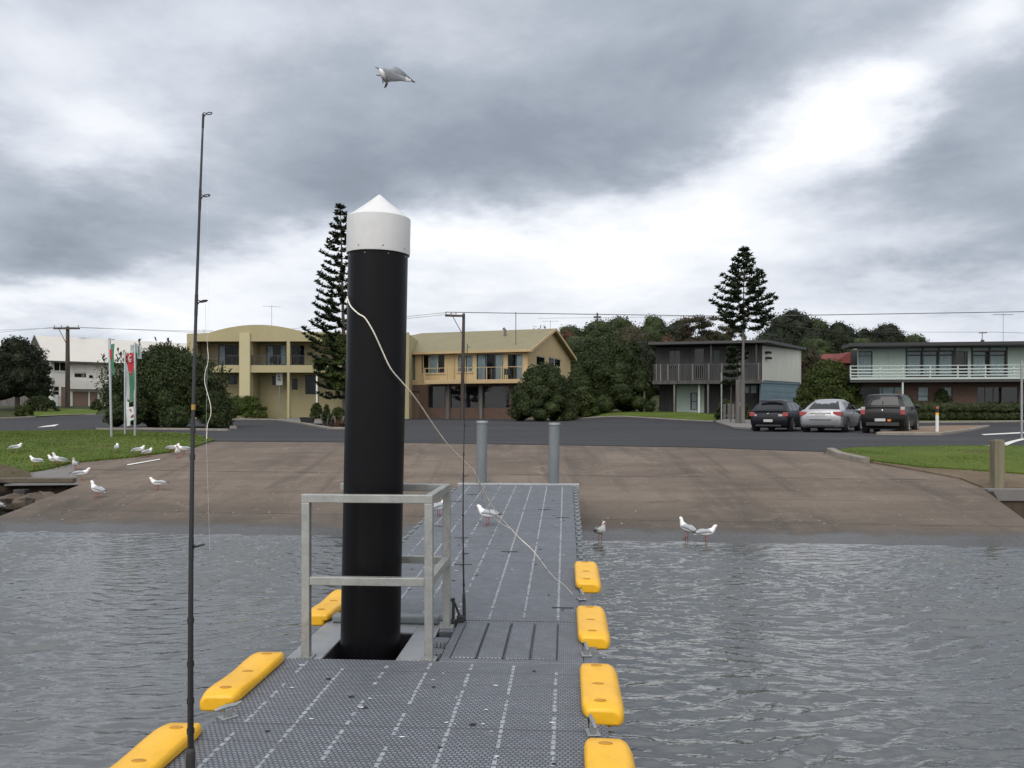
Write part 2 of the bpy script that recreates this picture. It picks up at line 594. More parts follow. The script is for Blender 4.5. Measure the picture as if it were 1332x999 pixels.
gx = spaced([(-1600, -200, 200), (-200, -60, 10), (-60, -16, 2), (-16, 16, .4), (16, 60, 2), (60, 200, 10), (200, 1600, 200)])
gy = spaced([(-400, -40, 60), (-40, 4, 6), (4, 26, .4), (26, 60, 1.5), (60, 130, 4), (130, 400, 30), (400, 2400, 250)])
vs = [(x, y, h(x, y)) for y in gy for x in gx]
nx = len(gx)
fs = [(j * nx + i, j * nx + i + 1, (j + 1) * nx + i + 1, (j + 1) * nx + i) for j in range(len(gy) - 1) for i in range(nx - 1)]
g = MB(); g.add(vs, fs)
ground = g.build('ground', MAT['ground'], smooth='all', fixn=False); tag(ground, kind='structure')

# ------------------------------------------------------------------ water with real ripples
wx = np.array(spaced([(-400, -60, 85), (-60, -10.6, 3.5), (-10.6, 10.6, .033), (10.6, 60, 3.5), (60, 400, 85)]))
wy = np.array(spaced([(-300, -20, 70), (-20, 2.2, 2.2), (2.2, 16.5, .027), (16.5, 24, 3)]))
X, Y = np.meshgrid(wx, wy)
Z = np.zeros_like(X)
wr = np.random.default_rng(3)
env = np.zeros_like(X)
for i in range(7):
    a = wr.uniform(0, 2 * PI); kk = 2 * PI / wr.uniform(2.5, 7)
    env += np.sin(kk * (np.cos(a) * X + np.sin(a) * Y * .7) + wr.uniform(0, 6.28))
env = np.clip(1 + .24 * env, .35, 1.9)
warpx = .25 * np.sin(X * 1.1 + Y * .7) + .18 * np.sin(X * .6 - Y * 1.6 + 1)
warpy = .2 * np.sin(X * .9 - Y * .5 + 2) + .14 * np.sin(X * 2.1 + Y * 1.1)
for i in range(90):
    lam = .088 * (4.0 ** wr.random())
    a = wr.normal(PI / 2 + .10, .30) + (PI if wr.random() < .35 else 0)
    kk = 2 * PI / lam
    amp = .00135 * (lam / .25) ** 1.0
    ph = kk * (np.cos(a) * (X + warpx) + np.sin(a) * (Y + warpy)) + wr.uniform(0, 6.28)
    s = np.sin(ph)
    Z += amp * (s - .25 * np.cos(2 * ph))
fade = np.clip((10.8 - np.abs(X)) / .5, 0, 1) * np.clip((Y - 2.1) / .4, 0, 1)
vshore = (13.3 - .1 * np.clip(X, -14, 14)) - Y
fade *= np.clip(.25 + vshore / 2.2, .2, 1.0)
Z *= env * fade
nxw = len(wx)
me = bpy.data.meshes.new('water')
co = np.stack([X, Y, Z], -1).reshape(-1, 3)
ii, jj = np.meshgrid(np.arange(nxw - 1), np.arange(len(wy) - 1))
q = (jj * nxw + ii).ravel()
quads = np.stack([q, q + 1, q + 1 + nxw, q + nxw], -1)
me.vertices.add(len(co)); me.vertices.foreach_set('co', co.ravel())
me.loops.add(quads.size); me.loops.foreach_set('vertex_index', quads.ravel())
me.polygons.add(len(quads)); me.polygons.foreach_set('loop_start', np.arange(len(quads)) * 4)
me.polygons.foreach_set('loop_total', np.full(len(quads), 4)); me.polygons.foreach_set('use_smooth', np.ones(len(quads), bool))
me.update(calc_edges=True); me.validate()
me.materials.append(MAT['water'])
water = bpy.data.objects.new('water', me); COL.objects.link(water); tag(water, kind='structure')


# ------------------------------------------------------------------ ramp, road, kerbs, lawns
def xy(p): return (p.x, p.y)


lawnL_low = [(35, 616), (58, 613), (96, 603.5), (130, 600), (174, 596), (220, 590), (252, 583), (279, 575)]
joint = [(279, 575), (330, 575.5), (560, 577.5), (900, 583), (1083, 589.5)]
right_edge = [(1083, 592), (1128, 603), (1192, 613.5), (1249, 624.5), (1279, 637)]
ramp_poly = [(-9.3, 8.5), (-9.3, 17.75)] + [xy(gp(*p)) for p in lawnL_low] + [xy(gp(*p)) for p in joint[1:]] + \
            [xy(gp(*p)) for p in right_edge] + [(9.33, 16.4), (8.66, 14.0), (7.5, 9.7), (7.2, 8.5)]
ramp = sheet('boat_ramp', ramp_poly, .02, MAT['ramp'], .4)

far_edge = [(-60, 549), (0, 546), (45, 543.5), (85, 541), (125, 540), (220, 543.5), (295, 546), (359, 546.5), (390, 551), (401, 553.5), (428, 558.5), (447, 558.8),
            (470, 552), (490, 545), (530, 544), (640, 543.8), (740, 546.5), (930, 549), (955, 559.6), (975, 561), (990, 556), (1010, 551.5), (1180, 550.5), (1332, 549.5), (1420, 549.5)]
jl = [xy(gp(*p)) for p in joint]
grassL_top = [(-80, 562), (0, 562), (125, 560.5), (250, 565), (279, 574)]
road_near = [xy(gp(*p)) for p in grassL_top[:-1]] + jl + [xy(gp(*p)) for p in ((1083, 589), (1110, 585.5), (1200, 583.2), (1332, 583), (1420, 583))]
road_poly = road_near + [xy(gp(*p)) for p in reversed(far_edge)]
road = sheet('road', road_poly, .03, MAT['asphalt'], 1.5)

# lawns
lawnL = sheet('lawn', [xy(gp(*p)) for p in ((-80, 562), (0, 562), (125, 560.5), (250, 565.5), (279, 574.5))] + [xy(gp(*p)) for p in reversed(lawnL_low[:-1])] +
              [(-11.3, 17.9), (-13.5, 17.6)], .06, MAT['lawn'], .5, .12)
lawnR_poly = [xy(gp(*p)) for p in ((1083, 590), (1110, 586), (1200, 583.7), (1332, 583.5), (1420, 583.5), (1420, 632), (1332, 620), (1260, 614.5), (1200, 611), (1128, 601.5))]
lawnR = sheet('lawn', lawnR_poly, .08, MAT['lawn'], .5, .14)
sandR = sheet('sandy_strip', [xy(gp(*p)) for p in ((1128, 602), (1200, 611), (1260, 614), (1420, 628), (1420, 650), (1300, 637), (1279, 636.5), (1249, 624.5), (1192, 613.5))], .05, MAT['sand'], .5, .1)
sandL = sheet('sandy_strip', [(-13.8, 18.2), (-13.5, 19.6), (-12.3, 20.1), (-11.2, 19.2), (-10.6, 18.3), (-11.0, 17.9)], .075, MAT['soil'], .4)
apronL = sheet('concrete_apron', [(-9.31, 17.76)] + [xy(gp(*p)) for p in ((96, 604), (58, 613.5), (35, 617), (8, 620))] + [(-10.9, 17.76)], .028, MAT['path'], .4)
for pts in ([(640, 543.8), (740, 546.4), (930, 548.6), (934, 541.5), (880, 537), (745, 541), (640, 542.6)],
            [(295, 545.6), (359, 546), (380, 547), (520, 544.2), (520, 541.5), (295, 541.5)],
            [(45, 543), (125, 539.5), (128, 534), (75, 532), (40, 536)],
            [(1180, 550), (1332, 549), (1420, 549), (1420, 547.5), (1180, 548)]):
    sheet('lawn', [xy(gp(*p)) for p in pts], .07, MAT['lawn'], 1.5)
gardenpath = sheet('footpath', [xy(gp(*p)) for p in ((360, 546.2), (401, 552.8), (450, 553), (450, 547.5), (395, 544), (372, 543.6))], .085, MAT['path'], 1.0)
pinepath = sheet('footpath', [xy(gp(*p)) for p in ((930, 549.5), (955, 558.8), (976, 560), (1000, 553), (1000, 549), (945, 547.5))], .12, MAT['path'], 1.0, .1)
island = sheet('traffic_island', [xy(gp(*p)) for p in ((1140, 566.5), (1222, 566.8), (1262, 561), (1282, 556.5), (1228, 556.8), (1196, 558))], .13, MAT['paver'], .6, .11)


def kerb(pts, w=.14, hgt=.13, base=.0):
    """a kerb stone line along ground points, slightly rounded"""
    P = [gp(*p) for p in pts]
    line = []
    for a, b in zip(P[:-1], P[1:]):
        n = max(1, int((b - a).length / .8))
        line += [a.lerp(b, i / n) for i in range(n)]
    line.append(P[-1])
    mb = MB()
    vs, fs = [], []
    for i, p in enumerate(line):
        t = (line[min(i + 1, len(line) - 1)] - line[max(i - 1, 0)]); t.z = 0; t.normalize()
        s = Vector((t.y, -t.x, 0)) * w / 2
        z = h(p.x, p.y)
        for d, zz in ((-1, -.1), (-1, hgt - .02), (-.75, hgt), (.75, hgt), (1, hgt - .02), (1, -.1)):
            vs.append((p.x + s.x * d, p.y + s.y * d, z + base + zz))
    for i in range(len(line) - 1):
        for k in range(5):
            fs.append((i * 6 + k, i * 6 + k + 1, (i + 1) * 6 + k + 1, (i + 1) * 6 + k))
    fs.append((0, 1, 2, 3, 4, 5)); e = (len(line) - 1) * 6; fs.append((e + 5, e + 4, e + 3, e + 2, e + 1, e))
    mb.add(vs, fs)
    return tag(mb.build('kerb', MAT['kerb']), kind='structure')


kerb([(1081, 590.2), (1092, 595.6), (1127, 603.2)], .2, .15)
kerb([(125, 560), (175, 559.6), (250, 560.5), (298, 561.5)], .18, .12)
kerb([(293, 549.5), (301, 556), (304, 558.5)], .3, .13)
kerb([(-60, 548.6), (0, 545.8), (45, 543.4)], .3, .14)
kerb([(52, 542), (85, 540.6), (125, 539.6)], .2, .1)
kerb([(268, 546.4), (359, 547), (390, 551.4), (401, 554), (428, 559), (450, 559.3)], .2, .13)
kerb([(500, 544.6), (530, 544.2), (640, 544), (740, 546.8), (928, 549.2)], .16, .1)
kerb([(1140, 566.8), (1222, 567.2), (1264, 561), (1285, 556.3)], .16, .135)
kerb([(1180, 551), (1332, 549.6), (1420, 549.4)], .2, .14)

# painted markings
for pts in ([(48, 557), (57, 555), (77, 552.4), (71, 555.2)],
            [(1276, 566), (1332, 563), (1332, 564.6), (1280, 567.2)],
            [(1262, 582), (1300, 580.5), (1332, 571), (1332, 573.5), (1308, 582.3)],
            [(165, 605.8), (208, 598.6), (208.5, 599.6), (166, 607.2)]):
    sheet('road_marking', [xy(gp(*p)) for p in pts], .036, MAT['paint_white'], .6)

# grass blades on the near lawns
def blades(polys, n, name):
    pts = []
    for poly in polys:
        xs = [p[0] for p in poly]; ys = [p[1] for p in poly]
        k = 0
        while k < n:
            x, y = rnd.uniform(min(xs), max(xs)), rnd.uniform(min(ys), max(ys))
            ins = False
            j = len(poly) - 1
            for i in range(len(poly)):
                xi, yi = poly[i]; xj, yj = poly[j]
                if (yi > y) != (yj > y) and x < (xj - xi) * (y - yi) / (yj - yi) + xi: ins = not ins
                j = i
            if ins:
                pts.append((x, y)); k += 1
    mb = MB()
    for x, y in pts:
        z = h(x, y) + .05
        a = rnd.uniform(0, PI); w = rnd.uniform(.008, .02); hh = rnd.uniform(.025, .075) * (.6 + .8 * mnoise.noise(Vector((x * .7, y * .7, 0))) ** 2)
        lx, ly = rnd.gauss(0, .03), rnd.gauss(0, .03)
        mb.add([(x - w * math.cos(a), y - w * math.sin(a), z), (x + w * math.cos(a), y + w * math.sin(a), z), (x + lx, y + ly, z + hh)], [(0, 1, 2)])
    # ragged tufts along the borders
    for poly in polys:
        for (ax, ay), (bx, by) in zip(poly, poly[1:] + poly[:1]):
            L_ = math.hypot(bx - ax, by - ay)
            for i in range(int(L_ * 90)):
                f = rnd.random(); cl_ = mnoise.noise(Vector((ax + (bx - ax) * f, ay + (by - ay) * f, 5)) * 1.7)
                sp_ = .05 + .22 * max(0, cl_)
                x = ax + (bx - ax) * f + rnd.gauss(0, sp_); y = ay + (by - ay) * f + rnd.gauss(0, sp_)
                if y > 23.5: continue
                z = h(x, y) + .02; a = rnd.uniform(0, PI); w = rnd.uniform(.008, .018); hh = rnd.uniform(.05, .13) * (.8 + .6 * max(0, cl_)); lx, ly = rnd.gauss(0, .04), rnd.gauss(0, .04)
                mb.add([(x - w * math.cos(a), y - w * math.sin(a), z), (x + w * math.cos(a), y + w * math.sin(a), z), (x + lx, y + ly, z + hh)], [(0, 1, 2)])
    return tag(mb.build(name, MAT['blade'], fixn=False), kind='stuff')


lp = [xy(gp(*p)) for p in ((-60, 562.5), (0, 562.5), (125, 561), (250, 566), (277, 574.5))] + [xy(gp(*p)) for p in reversed(lawnL_low[:-1])] + [(-11.4, 18.0), (-13.0, 17.8)]
blades([lp], 34000, 'grass')
tag(bpy.data.objects['grass'], 'short green grass on the lawn left of the boat ramp', 'grass')
tag(blades([lawnR_poly], 20000, 'grass'), 'short green grass on the lawn right of the boat ramp', 'grass')

# edge of the ramp slab, retaining wall with posts and rocks on the left
mb = MB()
for i in range(14):
    y0 = 9 + i * .62; y1 = min(y0 + .62, 17.7)
    z0, z1 = h(-9.3, y0), h(-9.3, y1)
    mb.add([(-9.31, y0, z0 - .22), (-9.31, y1, z1 - .22), (-9.31, y1, z1 + .018), (-9.31, y0, z0 + .018),
            (-9.15, y0, z0 - .22), (-9.15, y1, z1 - .22), (-9.15, y1, z1 + .012), (-9.15, y0, z0 + .012)],
           [(0, 1, 2, 3), (4, 7, 6, 5), (3, 2, 6, 7), (0, 4, 5, 1)])
tag(mb.build('ramp_edge', MAT['kerb']), kind='structure')
rw = thing('retaining_wall', 'low timber and concrete retaining wall left of the boat ramp', 'wall', (-10.1, 17.62, 0))
MB().box(-1.0, .78, -.06, .12, .49, .60).build('capping_beam', MAT['beam'], rw, bevel=.02)
MB().box(-1.0, -.78, -.2, -.02, -.6, .585).build('post', MAT['timber_dark'], rw, bevel=.015)
MB().box(-.45, -.2, -.12, .06, -.6, .36).build('post', MAT['timber_dark'], rw, bevel=.015)
MB().box(-4, -1.0, -.04, .12, -.6, .5).build('back_board', MAT['timber_dark'], rw)
for i, (x, y, s, lab) in enumerate(((-9.85, 16.9, .30, 'largest brown rock under the retaining wall'), (-10.15, 16.5, .26, 'brown rock in the middle of the hollow beside the ramp'),
                                    (-9.7, 16.1, .22, 'small brown rock close to the slanting ramp edge'), (-10.35, 15.7, .27, 'wet brown rock nearest the water left of the ramp'))):
    mb = MB(); mb.ellipsoid((0, 0, 0), (s * 1.5, s, s * .75), 8, 6, .2)
    o = mb.build('rock', MAT['rock'], bevel=.02); o.location = (x, y + .35, .10 + .04 * i); o.rotation_euler = (0, .1 * i, 1.1 * i)
    tag(o, lab, 'rock', 'rocks under the left retaining wall')

# right side: concrete ledge and timber post
lg = thing('concrete_ledge', 'low concrete ledge right of the boat ramp below the timber post', 'ledge', (9.4, 16.3, 0))
MB().box(-.05, 6, -.05, .4, .25, .5).build('ledge_block', MAT['path'], lg, bevel=.02)
MB().box(.15, 6, .05, .35, -.6, .25).build('ledge_shade', MAT['dark'], lg)  # dark block painted in for the shade of the hollow under the ledge
pb = gp(1297, 636)
tp = thing('timber_post', 'weathered square timber post at the right edge of the ramp', 'post', (pb.x, pb.y, pb.z - .1))
MB().box(-.10, .10, -.10, .10, -.2, 1.07).build('post_shaft', MAT['timber'], tp, bevel=.018)
MB().box(-.085, .085, -.085, .085, 1.068, 1.083).build('post_top', MAT['timber'], tp)

# ------------------------------------------------------------------ floating pontoon
DZ = .43
AX = -math.atan(.065)
dock = thing('floating_pontoon', 'long grey floating pontoon with yellow fenders leading to the boat ramp', 'pontoon', (-.515, 5.34, DZ), AX)
HW = .975
PL = .222


def planks(y0, y1, z=0.0):
    mb = MB()
    n = int(round((y1 - y0) / PL)); p = (y1 - y0) / n
    for i in range(n):
        a = y0 + i * p
        g_ = .012 if i % 3 == 0 else .005
        mb.box(-HW, HW, a + g_ / 2, a + p - g_ / 2, z - .06, z)
        # recessed hand holes
    mb.box(-HW + .02, HW - .02, y0 + .01, y1 - .01, z - .42, z - .062)
    return mb


def far_xf(o):
    o.location = (0, FAR0, 0); o.rotation_euler = (farroot_rot, 0, 0); return o


farroot_rot = math.atan(.30 / 8.0)
FAR0, FARL = 1.05, 8.05


def strips(mb, y0, y1):
    """pale grip tiles let into the planks, and dark drain holes"""
    mb.mi = 1
    for k in range(7):
        x = (k - 3) * .2667
        y = y0
        wear = (.80, .74, .62, .78, .97, .95, 1.0)[k]
        while y < y1 - .05:
            if rnd.random() < wear + .35 * mnoise.noise(Vector((k * 3.1, y * .8, 0))):
                w = .0105 * rnd.uniform(.75, 1.1); l = .046 * rnd.uniform(.7, 1.05)
                mb.box(x - w + rnd.uniform(-.003, .003), x + w, y, y + l, -.002, .0016)
            y += .062


def holes(mb, y0, y1, n, far):
    mb.mi = 2
    for i in range(n):
        x, y = rnd.uniform(-.9, .9), y0 + (y1 - y0) * (i + rnd.random() * .6) / n
        mb.lathe([(.0, .0025), (rnd.uniform(.010, .019), .0025)], 10, (x, y, 0))
        if far and i % 4 == 0:
            mb.box(x - .09, x + .09, y + .05, y + .075, -.001, .0035)


DM = [MAT['deck'], MAT['strip'], MAT['dark']]
mbn = planks(-8.0, 0.0); strips(mbn, -3.2, -.02); holes(mbn, -2.2, -.1, 13, False)
mbn.build('deck_section', DM, dock, bevel=.0035, seg=1)
mbf = planks(0.0, FARL); strips(mbf, .04, FARL - .05); holes(mbf, .3, 7.5, 40, True)
far_xf(mbf.build('deck_section', DM, dock, bevel=.0035, seg=1))

# hinge bay: grating planks on the right, steel plate with the pile well on the left
XS = .04
hb = MB()
hb.box(XS, XS + .06, .02, 1.03, -.06, -.004); hb.box(HW - .17, HW, .02, 1.03, -.06, -.004)
hb.box(XS, HW, .01, .07, -.06, -.002); hb.box(XS, HW, .98, 1.04, -.06, -.002)
hb.box(XS, HW, .02, 1.03, -.40, -.061); hb.box(XS + .05, HW - .16, .071, .979, -.0605, -.022)
hb.build('hinge_frame', MAT['deck'], dock, bevel=.004, seg=1)
for i in range(4):
    w = (HW - .17 - XS - .06) / 4
    x0 = XS + .06 + i * w
    p = MB(); p.box(x0 + .008, x0 + w - .008, .085, .965, -.0215, .004)
    p.build('hinge_panel', MAT['deck'], dock, bevel=.006, seg=1)
for y in (.18, .45, .72):
    lug = MB(); lug.box(XS - .11, XS - .004, y, y + .12, -.05, -.003)
    lug.build('hinge_lug', MAT['deck'], dock, bevel=.005, seg=1)
# plate with a rectangular opening
OX0, OX1, OY0, OY1 = -.74, -.25, .03, .71
pl = MB()
pl.box(-HW, OX0, .01, 1.04, -.03, -.012); pl.box(OX1, XS - .12, .01, 1.04, -.03, -.012)
pl.box(OX0, OX1, .01, OY0, -.03, -.012); pl.box(OX0, OX1, OY1, 1.04, -.03, -.012)
pl.build('steel_plate', MAT['plate'], dock, bevel=.003, seg=1)
ps = MB()
ps.box(-HW, OX0, .02, 1.03, -.40, -.032); ps.box(OX1, XS - .005, .02, 1.03, -.40, -.052)
ps.box(OX0, OX1, OY1, 1.03, -.40, -.032)
ps.build('well_float', MAT['rubber'], dock)
MB().box(-HW + .05, XS - .14, .93, 1.03, -.01, .05).build('hinge_bar', MAT['steelgrey'], dock, bevel=.015)
# guard frame of square tube
GX0, GX1, GY0, GY1, GT = -.845, -.03, .06, .86, 1.065
T = .027
gfm = MB()
for x, y in ((GX0, GY0), (GX1, GY0), (GX1, GY1)):
    gfm.box(x - T, x + T, y - T, y + T, -.012, GT - .054)
z = GT - .054
for y in (GY0, GY1):
    gfm.box(GX0 - T + (.04 if y == GY1 else 0), GX1 + T, y - T + .001, y + T - .001, z, z + .054)
gfm.box(GX1 - T + .001, GX1 + T - .001, GY0 + T, GY1 - T, z + .0005, z + .0535)
gf = gfm.build('guard_frame', MAT['alu'], dock, bevel=.004, seg=2)


def sq(name, x0, x1, y0, y1, z0, z1):
    return MB().box(x0, x1, y0, y1, z0, z1).build(name, MAT['alu'], gf, bevel=.004, seg=2)


for x, y in ((GX0, GY0), (GX1, GY0), (GX1, GY1)):
    MB().box(x - .05, x + .05, y - .05, y + .05, -.0118, .0).build('foot_plate', MAT['alu'], gf)
for z in (.47,):
    for y in (GY0, GY1):
        e = -T
        sq('rail', GX0 - e + (.04 if y == GY1 else 0), GX1 + e, y - T + .001, y + T - .001, z, z + .054)
    sq('rail', GX1 - T + .001, GX1 + T - .001, GY0 + T, GY1 - T, z + .0005, z + .0535)

# yellow fenders
def fender_mb(L):
    prof = [(-.03, .0), (-.03, .045), (-.012, .058), (.15, .056), (.178, .042), (.198, .01), (.198, -.03), (.185, -.05), (.02, -.05), (.005, -.045), (.005, .0)]
    mb = MB()
    ys = [0, .02, .05, .1] + [L * i / 8 for i in range(1, 8) if .1 < L * i / 8 < L - .1] + [L - .1, L - .05, L - .02, L]
    vs, fs = [], []
    n = len(prof)
    cx, cz = .085, -.005
    for j, y in enumerate(ys):
        e = min(y, L - y)
        s = 1 - .20 * (1 - min(1, e / .1)) ** 2
        bulge = .006 * math.sin(PI * 3 * y / L)
        for (x, z) in prof:
            vs.append((cx + (x - cx) * s, y, cz + (z - cz) * s + (bulge if z > .02 else 0)))
    for j in range(len(ys) - 1):
        for k in range(n):
            k2 = (k + 1) % n
            fs.append((j * n + k, j * n + k2, (j + 1) * n + k2, (j + 1) * n + k))
    fs.append(tuple(range(n))); fs.append(tuple((len(ys) - 1) * n + k for k in range(n - 1, -1, -1)))
    mb.add(vs, fs)
    return mb


FM = {}
def fender(side, y0, L):
    key = round(L, 2)
    o = fender_mb(L).build('fender', MAT['yellow'], dock, smooth=True, bevel=.014, seg=3)
    o.location = (side * HW, y0, 0)
    if side < 0:
        o.rotation_euler = (0, 0, PI); o.location = (-HW, y0 + L, 0)
    for fy in (.12, .5, .88):
        sl = MB().ellipsoid((.07, L * fy, .058 + .006 * math.sin(PI * 3 * fy)), (.035, .018, .0045), 12, 6).build('slot', MAT['yellow_shade'], o, smooth='all')
    return o


for y0, L in ((-3.45, .9), (-2.2, .9), (-.93, .80), (.46, .92), (1.98, .88)):
    zf = max(0, (y0 - FAR0 + .5) * .0375) if y0 > .9 else 0
    o = fender(1, y0, L); o.location.z = zf; o.rotation_euler.x = farroot_rot if y0 > .9 else 0
for y0, L in ((-3.5, .9), (-2.18, .94), (-.86, .84), (.95, .9)):
    fender(-1, y0, L)


def cleat(x, y, rz=0.0, z=0.0):
    c = MB()
    c.box(-.05, .05, -.07, .07, 0, .012)
    o = c.build('cleat', MAT['galv'], dock, bevel=.004)
    c = MB(); c.box(-.022, .022, -.03, .03, .012, .075)
    c.tube([(0, -.11, .078), (0, -.06, .085), (0, 0, .088), (0, .06, .085), (0, .11, .10)], [.012, .018, .02, .018, .012], 8)
    c.build('cleat_horn', MAT['galv'], o, smooth=True, bevel=.003)
    o.location = (x, y, z); o.rotation_euler = (0, 0, rz); o.scale = (.66, .66, .66)


cleat(-HW + .06, -1.04, -.75); cleat(HW + .02, -1.13, .15); cleat(HW + .02, 1.68, .15, .03); cleat(HW + .02, .20, .1)
MB().box(HW + .001, HW + .10, -1.25, -1.0, -.06, -.003).build('cleat_bracket', MAT['deck'], dock, bevel=.008)
MB().box(HW + .001, HW + .10, .02, .40, -.06, -.003).build('cleat_bracket', MAT['deck'], dock, bevel=.008)
MB().box(HW + .001, HW + .10, 1.5, 1.9, -.04, .022).build('cleat_bracket', MAT['deck'], dock, bevel=.008)
# knuckle connectors along the right and left rims of the far section
cm = MB().box(0, .085, 0, .16, -.08, -.02); cm.box(.02, .065, .05, .11, -.0195, .010)
c0 = cm.build('connector', MAT['steelgrey'], dock, bevel=.006, seg=1)
first = True
for s in (1, -1):
    for i in range(20):
        y = (2.2 if s > 0 else 1.2) + i * .33
        if y > FARL - .2: break
        c = c0 if first else c0.copy()
        if not first: COL.objects.link(c)
        first = False
        th = farroot_rot
        c.location = (s * HW, FAR0 + y * math.cos(th), y * math.sin(th)); c.rotation_euler = (th, 0, 0)
        if s < 0: c.scale = (-1, 1, 1)
far_xf(MB().box(-HW - .06, HW + .12, FARL, FARL + .12, -.12, .03).build('end_plate', MAT['plate'], dock, bevel=.01))
far_xf(MB().box(-HW + .03, HW - .03, FARL + .121, FARL + 1.0, -.40, -.36).build('landing_flap', MAT['plate'], dock, bevel=.01)).rotation_euler.x = farroot_rot + .02

# droppings and wear on the deck
mb = MB()
for i in range(46):
    near_ = rnd.random() < .6
    x = rnd.uniform(-.9, .9); y = rnd.uniform(-2.4, -.05) if near_ else rnd.uniform(1.2, 8.5)
    z = .0045 if near_ else (y - FAR0) * .0375 + .006
    r_ = rnd.uniform(.003, .012) * (1.0 if near_ else 1.2)
    n = 9; pts = []
    for k in range(n):
        q_ = r_ * rnd.uniform(.5, 1.3); a = 2 * PI * k / n
        pts.append((x + q_ * 1.5 * math.cos(a), y + q_ * math.sin(a), z))
    mb.add(pts + [(x, y, z + .001)], [(k, (k + 1) % n, n) for k in range(n)])
o = mb.build('bird_droppings', MAT['white_cap'], fixn=False); o.location = dock.location; o.rotation_euler = dock.rotation_euler
tag(o, 'white bird droppings spotted over the grey pontoon deck', 'droppings', kind='stuff')
mb = MB()
for i in range(170):
    px, py = rnd.choice(((rnd.uniform(20, 440), rnd.uniform(628, 680)), (rnd.uniform(60, 430), rnd.uniform(610, 676)), (rnd.uniform(770, 1300), rnd.uniform(600, 690))))
    p = gp(px, py); r_ = rnd.uniform(.004, .017)
    if p.x < -9.2 or p.x > 8.8: continue
    n = 8; pts = []
    for k in range(n):
        q_ = r_ * rnd.uniform(.5, 1.3); a = 2 * PI * k / n
        X_, Y_ = p.x + q_ * 1.7 * math.cos(a), p.y + q_ * 1.4 * math.sin(a)
        pts.append((X_, Y_, h(X_, Y_) + .026))
    mb.add(pts, [tuple(range(n))])
tag(mb.build('bird_droppings', M('dropping', (.32, .30, .27), .8, .2, 30), fixn=False), 'pale bird droppings and shell bits scattered over the concrete ramp', 'droppings', kind='stuff')

# ------------------------------------------------------------------ mooring pile
pz = Vector((-1.04, 5.80, 0))
pile = thing('mooring_pile', 'tall black mooring pile with white conical cap inside the guard frame', 'pile', (pz.x, pz.y, -2.0))
pile.rotation_euler = (0, R(1.15), 0)
r0 = .207
mbp = MB(); mbp.lathe([(r0, 0), (r0, 5.20), (r0 - .01, 5.205), (0, 5.205)], 64)
mbc = MB(); mbc.lathe([(r0 + .001, 5.135), (r0 + .012, 5.135), (r0 + .014, 5.145), (r0 + .014, 5.386), (r0 + .014, 5.3861), ((r0 + .014) * .66, 5.386 + .172 * .34), ((r0 + .014) * .33, 5.386 + .172 * .67), (.008, 5.556), (0, 5.557)], 96)
mbp.mi = mbc.mi = 1
for k in range(8):      # rivet heads on the cap and the pipe
    a = k * PI / 4 + .3
    mbc.ellipsoid(((r0 + .012) * math.cos(a), (r0 + .012) * math.sin(a), 5.165), (.007, .007, .007), 8, 5)
    mbp.ellipsoid(((r0 - .001) * math.cos(a + .2), (r0 - .001) * math.sin(a + .2), 5.115), (.005, .005, .005), 8, 5)
mbp.build('pile_pipe', [MAT['black_pipe'], MAT['plate']], pile, smooth=True)
mbc.build('pile_cap', [MAT['white_cap'], MAT['plate']], pile, smooth=True)


def spline(pts, n=8):
    out = []
    P = [Vector(p) for p in pts]
    for i in range(len(P) - 1):
        a, b, c, d = P[max(i - 1, 0)], P[i], P[i + 1], P[min(i + 2, len(P) - 1)]
        for k in range(n):
            t = k / n
            out.append(.5 * ((2 * b) + (c - a) * t + (2 * a - 5 * b + 4 * c - d) * t * t + (3 * b - a - 3 * c + d) * t ** 3))
    out.append(P[-1])
    return out


def deck_Y(px, py):
    """depth of the sloping far deck at a pixel, a rope's thickness above it"""
    dz = -(py - HY) / F
    Yg = 8.0
    for _ in range(40):
        Yg = (DZ + .006 + max(0, Yg - 5.34 - FAR0) * .0375 - CZ) / dz
    return Yg


# rope: from the pile to the right rim of the deck
rp = [(451.5, 386, 5.70), (456, 398, 5.60), (466, 408, 5.53), (475, 414, 5.50), (486, 432, 5.50), (497, 456, 5.54), (508, 479, 5.58), (522, 496, 5.66), (535, 511, 5.74),
      (550, 532, 5.95), (566, 556, 6.2), (584, 580, 6.5), (602, 598, 6.8), (616, 613, 7.0), (626, 632, 7.25), (634, 648, 7.5), (648, 670, 7.72), (660, 683, 7.9), (676, 700, 7.98), (694, 717, 7.95), (712, 741, deck_Y(712, 741))]
rope = MB().tube(spline([at(*p) for p in rp], 6), .0046, 6).build('rope', MAT['rope'], smooth='all')
tag(rope, 'thin cream rope slanting from the black pile down to the pontoon deck', 'rope')
rp2 = [(a_, b_, deck_Y(a_, b_)) for a_, b_ in ((712, 741), (722, 752), (733, 760), (745, 773))]
MBt = MB().tube(spline([at(*p) for p in rp2], 6), .0016, 5)
lnR = MBt.build('rope_tail', MAT['rope'], rope, smooth='all')
lp_ = [(622, 626, 7.18), (632, 655, 7.55), (645, 676, 7.8), (668, 690, 8.05)]
MB().tube(spline([at(*p) for p in lp_], 6), .0035, 5).build('rope_strand', MAT['rope'], rope, smooth='all')

